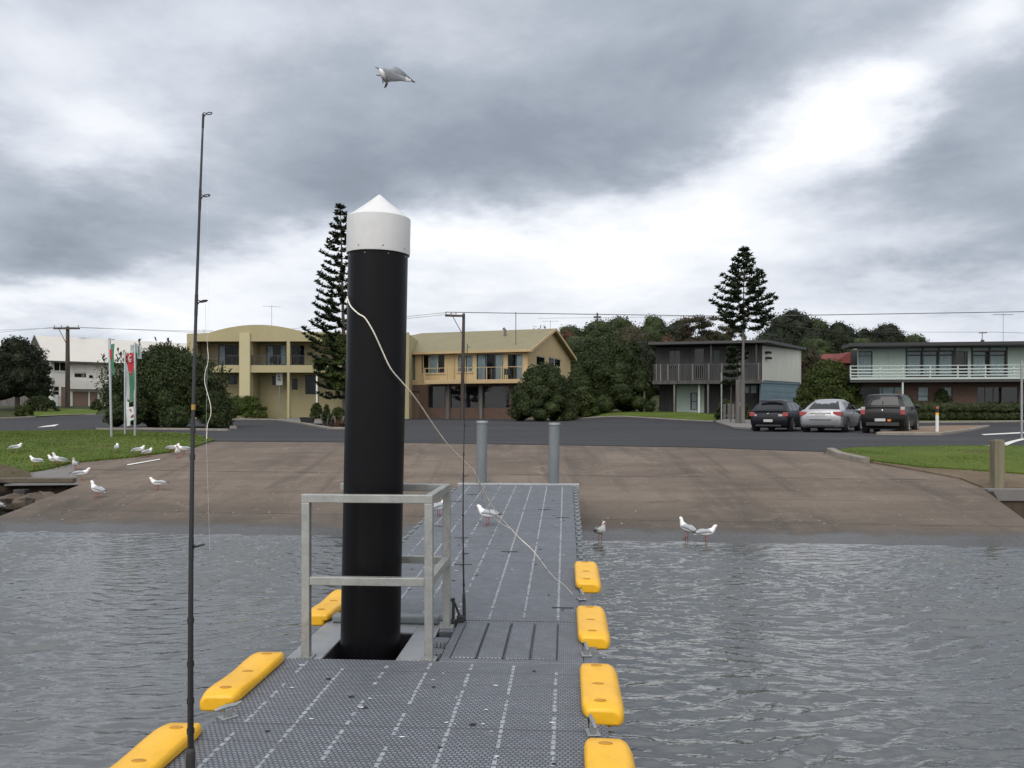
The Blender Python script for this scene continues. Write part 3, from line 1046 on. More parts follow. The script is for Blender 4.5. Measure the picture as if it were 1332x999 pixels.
# ------------------------------------------------------------------ fishing rods
def rod(label, base, tip, r_b, r_t, guides, grip, ferr, line=None):
    t = thing('fishing_rod', label, 'fishing rod', base)
    b = Vector((0, 0, 0)); e = Vector(tip) - Vector(base)
    L = e.length; d = e.normalized()
    n = 24
    bend = Vector((.012, 0, 0))
    pts = [b + e * (i / n) - Vector((1, 0, 0)) * .02 * math.sin(PI * i / n) for i in range(n + 1)]
    MB().tube(pts, [r_b + (r_t - r_b) * (i / n) ** .8 for i in range(n + 1)], 10).build('blank', MAT['rod'], t, smooth='all')
    def P(f): 
        i = min(n - 1, int(f * n)); return pts[i].lerp(pts[i + 1], f * n - i)
    rad = lambda f: r_b + (r_t - r_b) * f ** .8
    for (f0, f1) in grip:
        MB().tube([P(f0 + (f1 - f0) * i / 6) for i in range(7)], [rad(f0) + .003] + [rad(f0) + .0045] * 5 + [rad(f1) + .003], 12).build('grip', MAT['cork'], t, smooth='all')
    for f in ferr:
        MB().tube([P(f - .004), P(f + .004)], rad(f) + (.0015 if f > .53 and f < .6 else .003), 12).build('ferrule', MAT['gold' if f > .53 and f < .6 else 'rod'], t, smooth=True)
    for f, sz in guides:
        p = P(f)
        mb = MB()
        c = p + Vector((.012 + sz * 1.4, -.004, .006))
        ring = [c + Vector((math.cos(2 * PI * k / 14) * sz, math.sin(2 * PI * k / 14) * sz, math.cos(2 * PI * k / 14) * sz * .25)) for k in range(15)]
        mb.tube(ring, sz * .2, 6)
        mb.tube([p + Vector((0, 0, -sz)), c - Vector((sz, 0, 0))], sz * .16, 6); mb.tube([p + Vector((0, 0, sz)), c - Vector((sz * .9, 0, 0))], sz * .16, 6)
        mb.tube([P(max(0, f - .02)), P(min(1, f + .012))], rad(f) + .0012, 8)
        mb.build('line_guide', MAT['rod'], t, smooth=True)
    if line:
        MB().tube([Vector(q) - Vector(base) for q in line], .0003, 4).build('fishing_line', MAT['curtain'], t)
    return t


YB = 3.74
base = at(248, 1012, YB)
tipp = at(264.5, 148, YB + .05)
rr = rod('tall black fishing rod standing upright at the left front of the pontoon', base, tipp, .0155, .0045,
         [(.998, .012), (.873, .014), (.713, .016), (.345, .020)], [(.0, .045)], [.07, .115, .17, .235, .48, .52, .555],
         [at(268, 150, YB), at(270, 256, YB), at(271, 394, YB), at(268, 560, YB), at(273, 716, YB)])
# the pale cord blowing beside the rod
cd = [(267, 396, 4.0), (268, 430, 4.02), (270, 452, 4.05), (271, 468, 4.06), (267, 484, 4.07), (266.5, 498, 4.07), (270, 512, 4.06), (274, 528, 4.04), (274, 540, 4.03), (270, 552, 4.03), (269, 566, 4.03), (269, 571, 4.03)]
cl = MB().tube(spline([at(*p) - Vector(base) for p in cd], 6), [.0008] * 12 + [.0016] * (6 * 11 + 1 - 12), 6).build('trailing_cord', MAT['rope'], rr, smooth='all')
b2 = at(604, 808, 6.36); t2 = at(608, 447, 6.40)
rod('slim dark fishing rod standing beside the guard frame on the pontoon', b2, t2, .0085, .0016,
    [(.985, .006), (.7, .008), (.52, .010), (.24, .012)], [(.0, .10)], [.13, .38, .6])
rs = MB()
rs.box(-.03, .03, -.03, .03, -.01, .03); rs.tube([(0, 0, 0), (-.05, .02, .12), (-.11, .03, .17)], .010, 6); rs.tube([(-.06, .0, .0), (-.06, .02, .16)], .012, 6)
o = rs.build('rod_holder', MAT['rubber'], dock, bevel=.003); o.location = (.06, 1.0, .015)

# ------------------------------------------------------------------ two steel piles at the landing
for px, ptop, pbot, lab in ((625, 548, 631, 'grey round steel pile at the pontoon landing, the one nearer the black pile'), (719, 550.5, 632.5, 'grey round steel pile at the pontoon landing, the one nearer the pontoon’s right corner')):
    lab = lab.replace('’', '')
    Yp = 14.75
    b = at(px, pbot, Yp); zt = CZ - (ptop - HY) * Yp / F
    t = thing('steel_pile', lab, 'pile', (b.x, b.y, -.6), 0, 'grey steel piles at the landing')
    t.rotation_euler = (0, R(.7), 0)
    MB().lathe([(.095, 0), (.095, zt + .6 - .03)], 28).build('pile_tube', MAT['steelgrey'], t, smooth=True)
    MB().lathe([(.095, zt + .565), (.108, zt + .567), (.108, zt + .6), (.10, zt + .607), (0, zt + .61)], 28).build('pile_lid', MAT['galv'], t, smooth=True)

# ------------------------------------------------------------------ gulls
def featherm(name, col, var=.12):
    return M(name, col, .6, var, 14, .15, 160)


G_MATS = [featherm('white_feather', (.74, .74, .73), .07), featherm('grey_feather', (.33, .345, .37), .14), featherm('black_feather', (.02, .02, .022), .2), featherm('red_leg', (.42, .06, .03), .15)]


def gull_mesh(pose):
    """one continuous loft from tail to bill, with folded wings, legs and webbed feet"""
    if pose == 'alert':
        sp = [(-.225, .118, .008, .004), (-.18, .128, .020, .009), (-.13, .142, .036, .026), (-.07, .158, .054, .046), (-.01, .172, .064, .058), (.045, .192, .064, .062),
              (.085, .222, .050, .052), (.104, .256, .033, .038), (.112, .288, .027, .030), (.120, .312, .030, .031), (.137, .325, .027, .026), (.155, .325, .016, .016), (.163, .322, .008, .009), (.18, .319, .006, .006), (.196, .313, .002, .002)]
    elif pose == 'level':
        sp = [(-.225, .150, .008, .004), (-.18, .155, .020, .010), (-.13, .160, .036, .028), (-.07, .165, .054, .046), (-.01, .170, .063, .056), (.05, .178, .062, .058),
              (.095, .195, .048, .048), (.122, .222, .034, .036), (.138, .246, .029, .030), (.152, .266, .030, .029), (.170, .272, .026, .024), (.188, .268, .015, .015), (.196, .264, .008, .008), (.212, .258, .006, .006), (.226, .250, .002, .002)]
    else:  # hunched: neck drawn in, low
        sp = [(-.215, .105, .008, .004), (-.17, .115, .022, .011), (-.12, .126, .040, .030), (-.06, .138, .058, .050), (.0, .146, .068, .060), (.05, .156, .066, .062),
              (.085, .174, .054, .054), (.098, .196, .042, .042), (.104, .214, .036, .034), (.114, .228, .033, .030), (.131, .232, .027, .025), (.147, .228, .015, .015), (.154, .225, .008, .008), (.170, .220, .006, .006), (.183, .214, .002, .002)]
    n = 16
    mb = MB()
    C = [Vector((0, y, z)) for y, z, _, _ in sp]
    vs = []
    for i, c in enumerate(C):
        t = (C[min(i + 1, len(C) - 1)] - C[max(i - 1, 0)]).normalized()
        u = Vector((1, 0, 0)).cross(t)
        for k in range(n):
            a = 2 * PI * k / n
            vs.append(c + Vector((1, 0, 0)) * math.cos(a) * sp[i][2] + u * math.sin(a) * sp[i][3])
    b0 = len(mb.v)
    mb.v += [tuple(p) for p in vs]
    for i in range(len(C) - 1):
        for k in range(n):
            k2 = (k + 1) % n
            mb.f.append((i * n + k, i * n + k2, (i + 1) * n + k2, (i + 1) * n + k))
            sa = math.sin(2 * PI * (k + .5) / n)
            m = 0
            if 1 <= i <= 4 and sa > .05: m = 1
            if i >= 11: m = 3
            mb.m.append(m)
    mb.f.append(tuple(range(n - 1, -1, -1))); mb.m.append(0)
    # folded wings: long lens shapes on the flanks with black crossing tips
    for s in (-1, 1):
        mb.mi = 1
        y0, z0 = sp[5][0] + .01, sp[5][1] + .005
        y1, z1 = -.20, sp[1][1] + .012
        pts = []; rr = []
        for q in range(9):
            f = q / 8
            pts.append((s * (.050 * (1 - f) ** .6 + .012), y0 + (y1 - y0) * f, z0 + (z1 - z0) * f + .022 * math.sin(PI * f)))
            rr.append(.030 * math.sin(PI * min(1, f * .82 + .12)) + .003)
        b1 = len(mb.v)
        mb.tube(pts, rr, 8)
        for q in range(b1, len(mb.v)):
            x, y, z = mb.v[q]; cxm = s * .05
            mb.v[q] = (cxm + (x - cxm) * .62 if abs(x) > .03 else x, y, z)
        mb.mi = 2
        mb.tube([(s * .012, -.185, z1 + .006), (s * .006, -.225, z1 + .012), (-s * .012, -.27, z1 + .014)], [.012, .009, .002], 6)
    mb.mi = 3
    hz = sp[4][1] - .045
    for s in (-1, 1):
        mb.tube([(s * .026, .0, hz), (s * .026, -.012, hz * .5), (s * .026, .0, .006)], [.0065, .0045, .0045], 6)
        mb.add([(s * .026, -.012, .004), (s * .026 - .02, .038, .003), (s * .026, .046, .003), (s * .026 + .02, .038, .003), (s * .026, .0, .012)],
               [(0, 1, 4), (1, 2, 4), (2, 3, 4), (3, 0, 4)])
    mb.mi = 2
    hy, hz2 = sp[10][0] + .002, sp[10][1] + .006
    for s in (-1, 1):
        mb.ellipsoid((s * .024, hy, hz2), (.004, .005, .005), 6, 4)
    o = mb.build('seagull', G_MATS, smooth='all')
    return o


GM = {p: gull_mesh(p) for p in ('alert', 'level', 'hunched')}
used = set()
GR = 'silver gulls around the ramp'


def gull(pose, px, py, head, label, scale=1.0, dz=.02, pos=None):
    p = pos or gp(px, py)
    if pose in used:
        o = GM[pose].copy(); COL.objects.link(o)
    else:
        o = GM[pose]; used.add(pose)
    o.location = (p.x, p.y, p.z + dz)
    o.rotation_euler = (0, 0, R(-head)); o.scale = (scale * .95,) * 3
    return tag(o, label, 'seagull', GR)


# heading: degrees clockwise from straight away from the camera
gull('hunched', 21, 591, 60, 'white seagull alone on the grass left of all the others', dz=.06)
gull('level', 47, 611, -80, 'white seagull at the bare soil edge of the left lawn, facing left', dz=.06)
gull('level', 70, 608, -75, 'left gull of the touching pair on the apron, its head low', 1.0, .03)
gull('alert', 77, 608.5, -130, 'right gull of the touching pair on the apron, grey wings towards the camera', 1.05, .03)
gull('alert', 98, 613, 175, 'slim seagull facing the camera at the corner of the left lawn', .9, .03)
gull('level', 106, 626, 65, 'seagull above the retaining wall end, tail pointing to the left')
gull('alert', 126, 649, -70, 'nearest upright seagull on the left half of the ramp, tail to the right', 1.05)
gull('hunched', 152, 591.5, -20, 'white seagull on the grass left of the middle of the lawn edge', dz=.06)
gull('hunched', 181, 594, 70, 'hunched seagull at the lawn edge left of its close neighbour', dz=.05)
gull('hunched', 192, 595.5, 30, 'round hunched seagull at the lawn edge right of its close neighbour', .95, .03)
gull('level', 205, 639.5, -85, 'seagull with head lowered walking left on the open concrete ramp')
gull('alert', 231, 597, 165, 'seagull facing the camera in the group at the top left of the ramp')
gull('level', 225, 592, 80, 'seagull behind its neighbour with its tail to the left at the lawn corner', .95, .05)
gull('level', 239, 593, -95, 'rightmost gull of the group at the lawn corner, seen from its side', .95, .04)
gull('level', -1, 668, -100, 'seagull cut off by the left picture edge beside the ramp', 1.0, .0, Vector((-9.62, 15.35, .12)))
gull('alert', 781, 706, 160, 'upright seagull at the waterline right beside the pontoon', 1.0)
gull('alert', 893, 702, -35, 'left of the two seagulls standing together at the water on the right', 1.0)
gull('level', 919, 708, 75, 'right of the two seagulls at the water, its grey wing and bill to the right', 1.0)
# on the pontoon
def deckp(px, py):
    dx, dz = (px - CX) / F, -(py - HY) / F
    # far section plane
    Yg = 8.0
    for _ in range(30):
        yl = (Yg - 5.34) - FAR0
        z = DZ + max(0, yl) * .0375
        Yg = (z - CZ) / dz
    return Vector((dx * Yg, Yg, z))


gull('level', 634, 684, -55, 'white seagull standing in the open on the pontoon deck under the rope', .92, .004, deckp(634, 684))
gull('hunched', 571, 671, 40, 'white seagull on the pontoon seen through the guard frame', .9, .004, deckp(571, 671))


# flying gull, banking, wings swept to the right
def flying():
    Yf = 10.8
    c0 = at(503, 98, Yf)
    def P(px, py, d=0.0): return at(px, py, Yf + d) - c0
    mb = MB()
    # body: bill upper left, tail lower
    spn = [(487.5, 87, -.03, .002), (491, 88.6, -.02, .006), (493, 89.8, -.015, .012), (495, 92, -.01, .024), (497, 95.5, 0, .036), (499.5, 99.5, .03, .044), (501.5, 103, .07, .040), (503, 106, .11, .026), (503.2, 108.5, .14, .018), (501.5, 112.5, .18, .012), (500, 114.5, .2, .004)]
    mb.mi = 0
    b = len(mb.f)
    mb.tube([P(q[0], q[1], q[2]) for q in spn], [q[3] for q in spn], 12)
    n = 12
    for i in range(len(spn) - 1):
        for k in range(n):
            if i < 2: mb.m[b + i * n + k] = 2
            if i > 7: mb.m[b + i * n + k] = 2
    # wings as thin solids
    def wing(lead, trail, th, rows):
        m = len(lead)
        vs = []
        for f in rows:
            for i in range(m):
                p = P(*lead[i]).lerp(P(*trail[i]), f)
                vs.append(p + Vector((0, -th * (1 - i / m) * math.sin(PI * clamp(f * .9 + .08)), .3 * th * math.sin(PI * f))))
        k = len(rows)
        base_ = len(mb.v)
        top = vs; bot = [v + Vector((0, th * .9 * (1 - .8 * (j % m) / m), -.002)) for j, v in enumerate(vs)]
        mb.v += [tuple(v) for v in top + bot]
        nt = len(top)
        for j in range(k - 1):
            for i in range(m - 1):
                a = base_ + j * m + i
                mi = 2 if i >= m - 2 else (1 if i < m - 3 else 0)
                mb.f.append((a, a + 1, a + m + 1, a + m)); mb.m.append(mi)
                mb.f.append((nt + a, nt + a + m, nt + a + m + 1, nt + a + 1)); mb.m.append(mi)
        rim = [j for j in range(m)] + [j * m + m - 1 for j in range(1, k)] + [(k - 1) * m + i for i in range(m - 2, -1, -1)] + [j * m for j in range(k - 2, 0, -1)]
        for a, c in zip(rim, rim[1:] + rim[:1]):
            mb.f.append((base_ + a, base_ + c, base_ + nt + c, base_ + nt + a)); mb.m.append(1)
    wing([(498, 88.6, 0), (506, 90.5, -.1), (513, 94, -.2), (519, 97.5, -.28), (528, 100.5, -.33), (535, 103.6, -.38), (539.8, 107.2, -.42)],
         [(503, 106, .05), (509, 105, -.05), (515, 105, -.16), (521, 104.5, -.26), (528, 105.4, -.33), (535, 105.4, -.38), (539.9, 107.6, -.42)], .03, [0, .25, .5, .75, 1])
    wing([(497.5, 91.5, .01), (503, 90.5, .12), (509, 88.8, .26), (513.5, 86.6, .4), (519, 88.5, .52), (525, 93, .62), (530, 98, .7), (534.5, 102.2, .78), (536, 103.3, .8)],
         [(500, 98, .03), (505, 96, .12), (510.5, 94.5, .24), (515, 95, .35), (519, 97, .5), (523, 99, .6), (527, 100.5, .68), (532, 102.6, .78), (535.8, 103.6, .8)], .022, [0, .35, .7, 1])
    # tucked legs
    mb.mi = 2
    mb.tube([P(496, 98, 0), P(492, 98, 0), P(489, 97.3, 0)], [.008, .006, .004], 6)
    mb.tube([P(499, 102, 0), P(497.5, 105.5, 0), P(498.5, 108, .02)], [.007, .005, .008], 6)
    o = mb.build('seagull', G_MATS, smooth=True)
    o.location = c0
    return tag(o, 'single seagull flying against the clouds above the black pile', 'seagull', GR)


flying()

# ------------------------------------------------------------------ cars
def paint(name, col, metal=.5, rough=.32):
    m, k, b = newmat(name)
    co = k.coords('Object')
    n = k.noise(co, 2.5, 5, .6)
    k.link(k.mix(n, [x * .88 for x in col], [min(1, x * 1.12) for x in col]), b.inputs['Base Color'])
    b.inputs['Metallic'].default_value = metal; b.inputs['Coat Weight'].default_value = .12 if col[0] < .1 else .4; b.inputs['Specular IOR Level'].default_value = .22; b.inputs['Coat Roughness'].default_value = .06
    k.link(k.mapr(n, .3, .7, rough * .85, rough * 1.2), b.inputs['Roughness'])
    return m


CARG = glassmat('car_glass', (.008, .009, .010), .06)
MAT['tail_red'] = M('tail_lamp_red', (.26, .010, .012), .2, .15, 20, coat=.6)
MAT['tail_white'] = M('tail_lamp_clear', (.38, .33, .33), .2, .1, 20, coat=.6)
MAT['plate_white'] = M('number_plate', (.42, .42, .41), .5, .08, 8)
MAT['tyre'] = M('tyre_rubber', (.018, .018, .018), .85, .25, 8)
MAT['rim'] = M('alloy_rim', (.42, .42, .43), .35, .15, 6, metal=.7)
MAT['orange'] = M('orange_sticker', (.65, .16, .03), .5, .1, 8)
MAT['chrome'] = M('chrome', (.6, .6, .6), .15, .05, 5, metal=1)


def car(name, label, px, py, heading, spec, pm):
    p = gp(px, py)
    L, W = spec['L'], spec['W']
    hw = W / 2
    t = thing(name, label, 'car', (p.x, p.y, p.z + .03), R(-heading), 'cars parked at the kerb')
    sc_ = spec.get('sc', .96); t.scale = (sc_, sc_, sc_ * spec.get('zs', .96))
    # origin at the middle of the rear bumper; y runs forward
    st = spec['lower']      # (y, z0, z_mid_low, z_belt, width factor)
    mb = MB(); vs = []; n = 12
    for (y, z0, zb, w) in st:
        x = hw * w
        H = zb - z0
        ring = [(x * .80, z0), (x * .93, z0 + .04), (x * .975, z0 + H * .22), (x, z0 + H * .45), (x * .992, z0 + H * .68), (x * .955, z0 + H * .9), (x * .90, zb - .012), (x * .80, zb),
                (x * .4, zb + .018), (0, zb + .024)]
        bw = spec.get('bow', .13) * max(0, 1 - y / .5)      # the tail is rounded in plan
        full = [(a, y - bw * (1 - (a / hw) ** 2), b) for a, b in ring] + [(-a, y - bw * (1 - (a / hw) ** 2), b) for a, b in reversed(ring[:-1])]
        vs += full; n = len(full)
    fs = []
    for j in range(len(st) - 1):
        for k in range(n - 1):
            fs.append((j * n + k, j * n + k + 1, (j + 1) * n + k + 1, (j + 1) * n + k))
        fs.append((j * n + n - 1, j * n, (j + 1) * n, (j + 1) * n + n - 1))
    fs.append(tuple(range(n - 1, -1, -1))); fs.append(tuple((len(st) - 1) * n + k for k in range(n)))
    mb.add(vs, fs)
    # cabin
    ca = spec['cabin']      # (y base rear, y base front, y roof rear, y roof front, z base, z roof, half width base, half width roof)
    yb0, yb1, yr0, yr1, zb, zr, wb, wr = ca
    cols = []
    def ring_c(f):
        """rear to front section of the roof arch at fraction f across: -1..1"""
        pass
    xs = [-1, -.92, -.6, -.2, .2, .6, .92, 1]
    prof = [(yb0, zb, 0), (yb0 + (yr0 - yb0) * .5, zb + (zr - zb) * .55, .55), (yr0 - .02, zr - .055, .93), (yr0 + .10, zr - .012, 1), ((yr0 + yr1) / 2, zr + .012, 1), (yr1 - .12, zr - .015, 1), (yr1 + .03, zr - .06, .93), (yr1 + (yb1 - yr1) * .5, zb + (zr - zb) * .52, .55), (yb1, zb, 0)]
    vs = []
    for (y, z, f) in prof:
        w = wb + (wr - wb) * f
        for x in xs:
            crown = .035 * (1 - x * x) * (1 if f > .9 else .5)
            edge = -.03 if abs(x) == 1 and f > .9 else 0
            bow = -.075 * (1 - x * x) if y < (yb0 + yb1) / 2 and f < .95 else (.05 * (1 - x * x) if f < .95 else 0)
            vs.append((x * w, y + bow, z + crown + edge))
    m = len(xs); fs = []
    for j in range(len(prof) - 1):
        for k in range(m - 1):
            fs.append((j * m + k, j * m + k + 1, (j + 1) * m + k + 1, (j + 1) * m + k))
    # closed sides
    fs.append(tuple(j * m for j in range(len(prof)))); fs.append(tuple(j * m + m - 1 for j in range(len(prof) - 1, -1, -1)))
    mb.add(vs, fs)
    body = mb.build('body', pm, t, smooth=True)
    # glass panes following the cabin
    def pane(name, quad, off):
        a, b, c, d = [Vector(q) for q in quad]
        nn = (b - a).cross(d - a).normalized() * off
        g_ = MB(); N = 6
        vv = []
        for j in range(N + 1):
            for i in range(N + 1):
                q = a.lerp(b, i / N).lerp(d.lerp(c, i / N), j / N)
                vv.append(q + nn)
        g_.add(vv, [(j * (N + 1) + i, j * (N + 1) + i + 1, (j + 1) * (N + 1) + i + 1, (j + 1) * (N + 1) + i) for j in range(N) for i in range(N)])
        return g_.build(name, CARG, t, fixn=False)
    def rear_pt(x, f):   # f 0 base..1 roof
        y = yb0 + (yr0 - yb0) * f; z = zb + (zr - zb) * f
        return (x * (wb + (wr - wb) * f), y - .052 * (1 - x * x) * .0, z)
    f0, f1 = spec.get('rw', (.12, .86))
    ra = MB(); N = 10; vv = []
    for j in range(N + 1):
        f = f0 + (f1 - f0) * j / N
        for i in range(N + 1):
            x = -.80 + 1.6 * i / N
            # same polyline as the cabin
            if f < .55: a, b, q = prof[0], prof[1], f / .55
            else: a, b, q = prof[1], prof[2], min(1, (f - .55) / .38)
            y = a[0] + (b[0] - a[0]) * q; z = a[1] + (b[1] - a[1]) * q
            w = wb + (wr - wb) * f
            vv.append((x * w, y - .075 * (1 - x * x) - .012, z + .009 * (1 - x * x) + .004))
    ra.add(vv, [(j * (N + 1) + i, j * (N + 1) + i + 1, (j + 1) * (N + 1) + i + 1, (j + 1) * (N + 1) + i) for j in range(N) for i in range(N)])
    ra.build('rear_window', CARG, t, smooth='all', fixn=False)
    for s in (1, -1):
        splits = spec['side']     # list of (ya, yb) at mid height
        for (ya, yb_) in splits:
            z0_, z1_ = zb + .05, zr - .10
            def xx(z): return s * (wb + (wr - wb) * ((z - zb) / (zr - zb)) + .006)
            def yy(y, z):
                f = (z - zb) / (zr - zb)
                lo = yb0 + (yr0 - yb0) * f + .10; hi = yb1 + (yr1 - yb1) * f - .08
                return max(lo, min(hi, y))
            q = [(xx(z0_), yy(ya, z0_), z0_), (xx(z0_), yy(yb_, z0_), z0_), (xx(z1_), yy(yb_, z1_), z1_), (xx(z1_), yy(ya, z1_), z1_)]
            g_ = MB(); g_.add(q, [(0, 1, 2, 3)]); g_.build('side_window', CARG, t, fixn=False)
    # windscreen
    g_ = MB(); q = []
    for f, x in ((.1, -.82), (.1, .82), (.88, .82), (.88, -.82)):
        q.append((x * (wb + (wr - wb) * f), yb1 + (yr1 - yb1) * f + .07, zb + (zr - zb) * f + .03))
    g_.add(q, [(0, 1, 2, 3)]); g_.build('windscreen', CARG, t, fixn=False)
    # wheels
    wr_ = spec['wheel']
    for yw in spec['axles']:
        for s in (1, -1):
            o = MB().lathe([(wr_ * .62, -.11), (wr_ * .93, -.115), (wr_, -.085), (wr_, .085), (wr_ * .93, .115), (wr_ * .62, .11)], 28).xf(Matrix.Rotation(R(90), 4, 'Y')).build('tyre', MAT['tyre'], None, smooth=True)
            wv = MB().lathe([(0, .075), (wr_ * .2, .085), (wr_ * .24, .07), (wr_ * .56, .075), (wr_ * .64, .105), (wr_ * .64, -.1)], 24)
            for k in range(5):
                a = 2 * PI * k / 5
                wv.obox((math.cos(a) * wr_ * .4, math.sin(a) * wr_ * .4, .085), (wr_ * .46, .05, .03), Matrix.Rotation(a, 3, 'Z'))
            wheel = wv.xf(Matrix.Rotation(R(90 * s), 4, 'Y')).build('wheel', MAT['rim'], t, smooth=True)
            wheel.location = (s * (hw - .10), yw, wr_)
            o.parent = wheel
            arch = MB().lathe([(0, .0), (wr_ + .055, 0), (wr_ + .055, -.2), (0, -.2)], 28).xf(Matrix.Rotation(R(90 * s), 4, 'Y'))
            ao = arch.build('wheel_arch', MAT['rubber'], t); ao.location = (s * (hw * .998 + .004), yw, wr_ + .02)
            wheel.location.x = s * (hw - .075)
    MB().box(-hw * .8, hw * .8, .25, L - .3, .17, .35).build('underbody', MAT['dark'], t)
    for nm, x0, x1, z0, z1, y, d, mt in spec['bits']:
        y = y - (0 if nm == 'roof_spoiler' else spec.get('bow', .13) * (1 - (min(abs(x0), abs(x1), abs(x0 + x1) / 2 + .0) / hw) ** 2) * max(0, 1 - y / .5))
        MB().box(x0, x1, y - d, y + .05, z0, z1).build(nm, MAT[mt] if isinstance(mt, str) else mt, t, bevel=min(.012, (z1 - z0) * .3))
    for s in (1, -1):
        o = MB().ellipsoid((0, 0, 0), (.11, .06, .075), 10, 7).build('wing_mirror', pm, t, smooth='all'); o.location = (s * (hw + .07), spec['mirror'][0], spec['mirror'][1])
        MB().box(-.012 if s < 0 else -.012, .012, -.1, .1, -.012, .012).build('door_handle', spec.get('hm', pm), t).location = (s * (hw - .012), spec['mirror'][0] - .95, spec['mirror'][1] - .12)
    return t


navy = paint('dark_blue_paint', (.008, .009, .014), .1)
silver = paint('silver_paint', (.36, .365, .38), .55, .36)
black = paint('black_paint', (.005, .005, .006), .03)
BP = 'black_plastic'
MAT[BP] = M(BP, (.02, .02, .022), .55, .2, 8)

hatch = dict(L=4.3, W=1.70, wheel=.31, axles=(.78, 3.38), mirror=(2.95, .98),
             lower=[(.0, .30, .62, .86), (.04, .24, .80, .95), (.16, .20, .93, .985), (.5, .19, .96, 1), (1.6, .18, .95, 1), (2.9, .18, .93, 1), (3.6, .2, .86, .985), (4.1, .22, .74, .93), (4.3, .3, .58, .78)],
             cabin=(.06, 3.3, .72, 2.2, .92, 1.43, .80, .55), rw=(.14, .9), side=[(.5, 1.1), (1.16, 2.0), (2.06, 3.0)],
             bits=[('tail_lamp', .60, .83, .70, .88, .06, .05, 'tail_red'), ('tail_lamp', -.83, -.60, .70, .88, .06, .05, 'tail_red'),
                   ('reverse_lamp', .42, .60, .70, .79, .05, .05, 'tail_white'), ('reverse_lamp', -.60, -.50, .70, .79, .05, .05, 'tail_white'),
                   ('number_plate', -.19, .19, .44, .56, .02, .05, 'plate_white'), ('boot_trim', -.44, .40, .64, .80, .045, .04, BP), ('badge', -.03, .03, .80, .84, .02, .05, 'chrome'),
                   ('roof_spoiler', -.50, .50, 1.385, 1.43, .52, .12, navy), ('bumper_strip', -.55, .55, .24, .32, .03, .03, BP)])
sedan = dict(L=4.75, W=1.80, wheel=.32, axles=(.95, 3.70), mirror=(3.1, .98), hm=MAT['chrome'],
             lower=[(.0, .34, .70, .86), (.05, .26, .90, .95), (.14, .21, 1.0, .985), (.55, .2, 1.01, 1), (1.3, .19, .985, 1), (2.9, .18, .95, 1), (3.8, .2, .87, .985), (4.5, .22, .75, .92), (4.75, .3, .6, .78)],
             cabin=(.55, 3.55, 1.32, 2.5, .96, 1.45, .84, .56), rw=(.10, .9), side=[(1.0, 1.5), (1.56, 2.35), (2.42, 3.3)],
             bits=[('tail_lamp', .50, .87, .74, .92, .08, .055, 'tail_red'), ('tail_lamp', -.87, -.56, .74, .92, .08, .055, 'tail_red'),
                   ('boot_strip', -.42, .42, .865, .89, .05, .055, 'chrome'), ('number_plate', -.19, .19, .72, .83, .045, .05, 'plate_white'), ('badge', -.035, .035, .90, .95, .06, .05, 'chrome'),
                   ('bumper_strip', -.55, .55, .26, .33, .03, .03, BP), ('bumper_line', -.45, .45, .565, .578, .045, .045, BP)])
suv = dict(bow=.06, zs=1.04, sc=.90, L=4.45, W=1.80, wheel=.35, axles=(.80, 3.42), mirror=(3.0, 1.12),
           lower=[(.0, .36, .78, .90), (.04, .30, 1.0, .965), (.12, .26, 1.08, .99), (.5, .25, 1.10, 1), (1.6, .24, 1.09, 1), (3.0, .24, 1.06, 1), (3.7, .26, 1.0, .99), (4.25, .28, .86, .94), (4.45, .36, .66, .8)],
           cabin=(.05, 3.3, .36, 2.5, 1.07, 1.62, .83, .66), rw=(.16, .82), side=[(.4, 1.1), (1.16, 2.05), (2.12, 3.05)],
           bits=[('tail_lamp', .70, .89, .78, .98, .05, .05, 'tail_red'), ('tail_lamp', -.89, -.70, .78, .98, .05, .05, 'tail_red'),
                 ('reverse_lamp', .70, .87, .98, 1.10, .05, .045, 'tail_white'), ('reverse_lamp', -.87, -.70, .98, 1.10, .05, .045, 'tail_white'),
                 ('number_plate', -.30, .12, .50, .62, .02, .045, 'plate_white'), ('bumper_sticker', .20, .34, .50, .59, .02, .04, 'orange'), ('badge', -.03, .03, .92, 1.0, .03, .05, 'chrome'),
                 ('rear_wiper', -.01, .01, 1.12, 1.34, .10, .05, 'rubber'), ('bumper_strip', -.66, .66, .32, .46, .035, .04, BP)])
car('parked_car', 'dark navy hatchback with a roof spoiler parked nearest the pine tree', 1000, 562.5, 32, hatch, navy)
car('parked_car', 'silver grey sedan parked between two dark cars', 1067.5, 563.5, 33, sedan, silver)
car('parked_car', 'black four wheel drive parked at the right end of the row', 1148, 565, 33.5, suv, black)

# ------------------------------------------------------------------ buildings
MAT['olive_wall'] = M('olive_render', (.36, .315, .18), .85, .08, .5, .15, 30, stain=.14, stretch=(1, 1, .35))
MAT['olive_pale'] = M('olive_pale', (.45, .40, .24), .8, .06, .8)
MAT['yellow_wall'] = M('cream_yellow_render', (.47, .36, .195), .85, .08, .5, .12, 30, stain=.10, stretch=(1, 1, .35))
MAT['yellow_roof'] = M('mustard_steel_roof', (.205, .178, .098), .55, .08, .6, stain=.15, pos=False)
MAT['tan_trim'] = M('tan_trim', (.45, .33, .18), .7, .08, 1)
MAT['brick'] = brickmat('brown_brick', (.115, .062, .042), (.085, .05, .036), (.12, .10, .085))
MAT['brick_red'] = brickmat('orange_brick', (.12, .066, .046), (.09, .05, .036), (.16, .13, .11))
MAT['white_clad'] = M('white_cladding', (.56, .545, .51), .7, .06, .6, stain=.12, stretch=(1, 1, .4))
MAT['white_roof'] = M('pale_roof', (.50, .475, .44), .6, .06, .4, stain=.12)
MAT['brown_panel'] = M('brown_garage', (.16, .105, .08), .7, .1, 1)
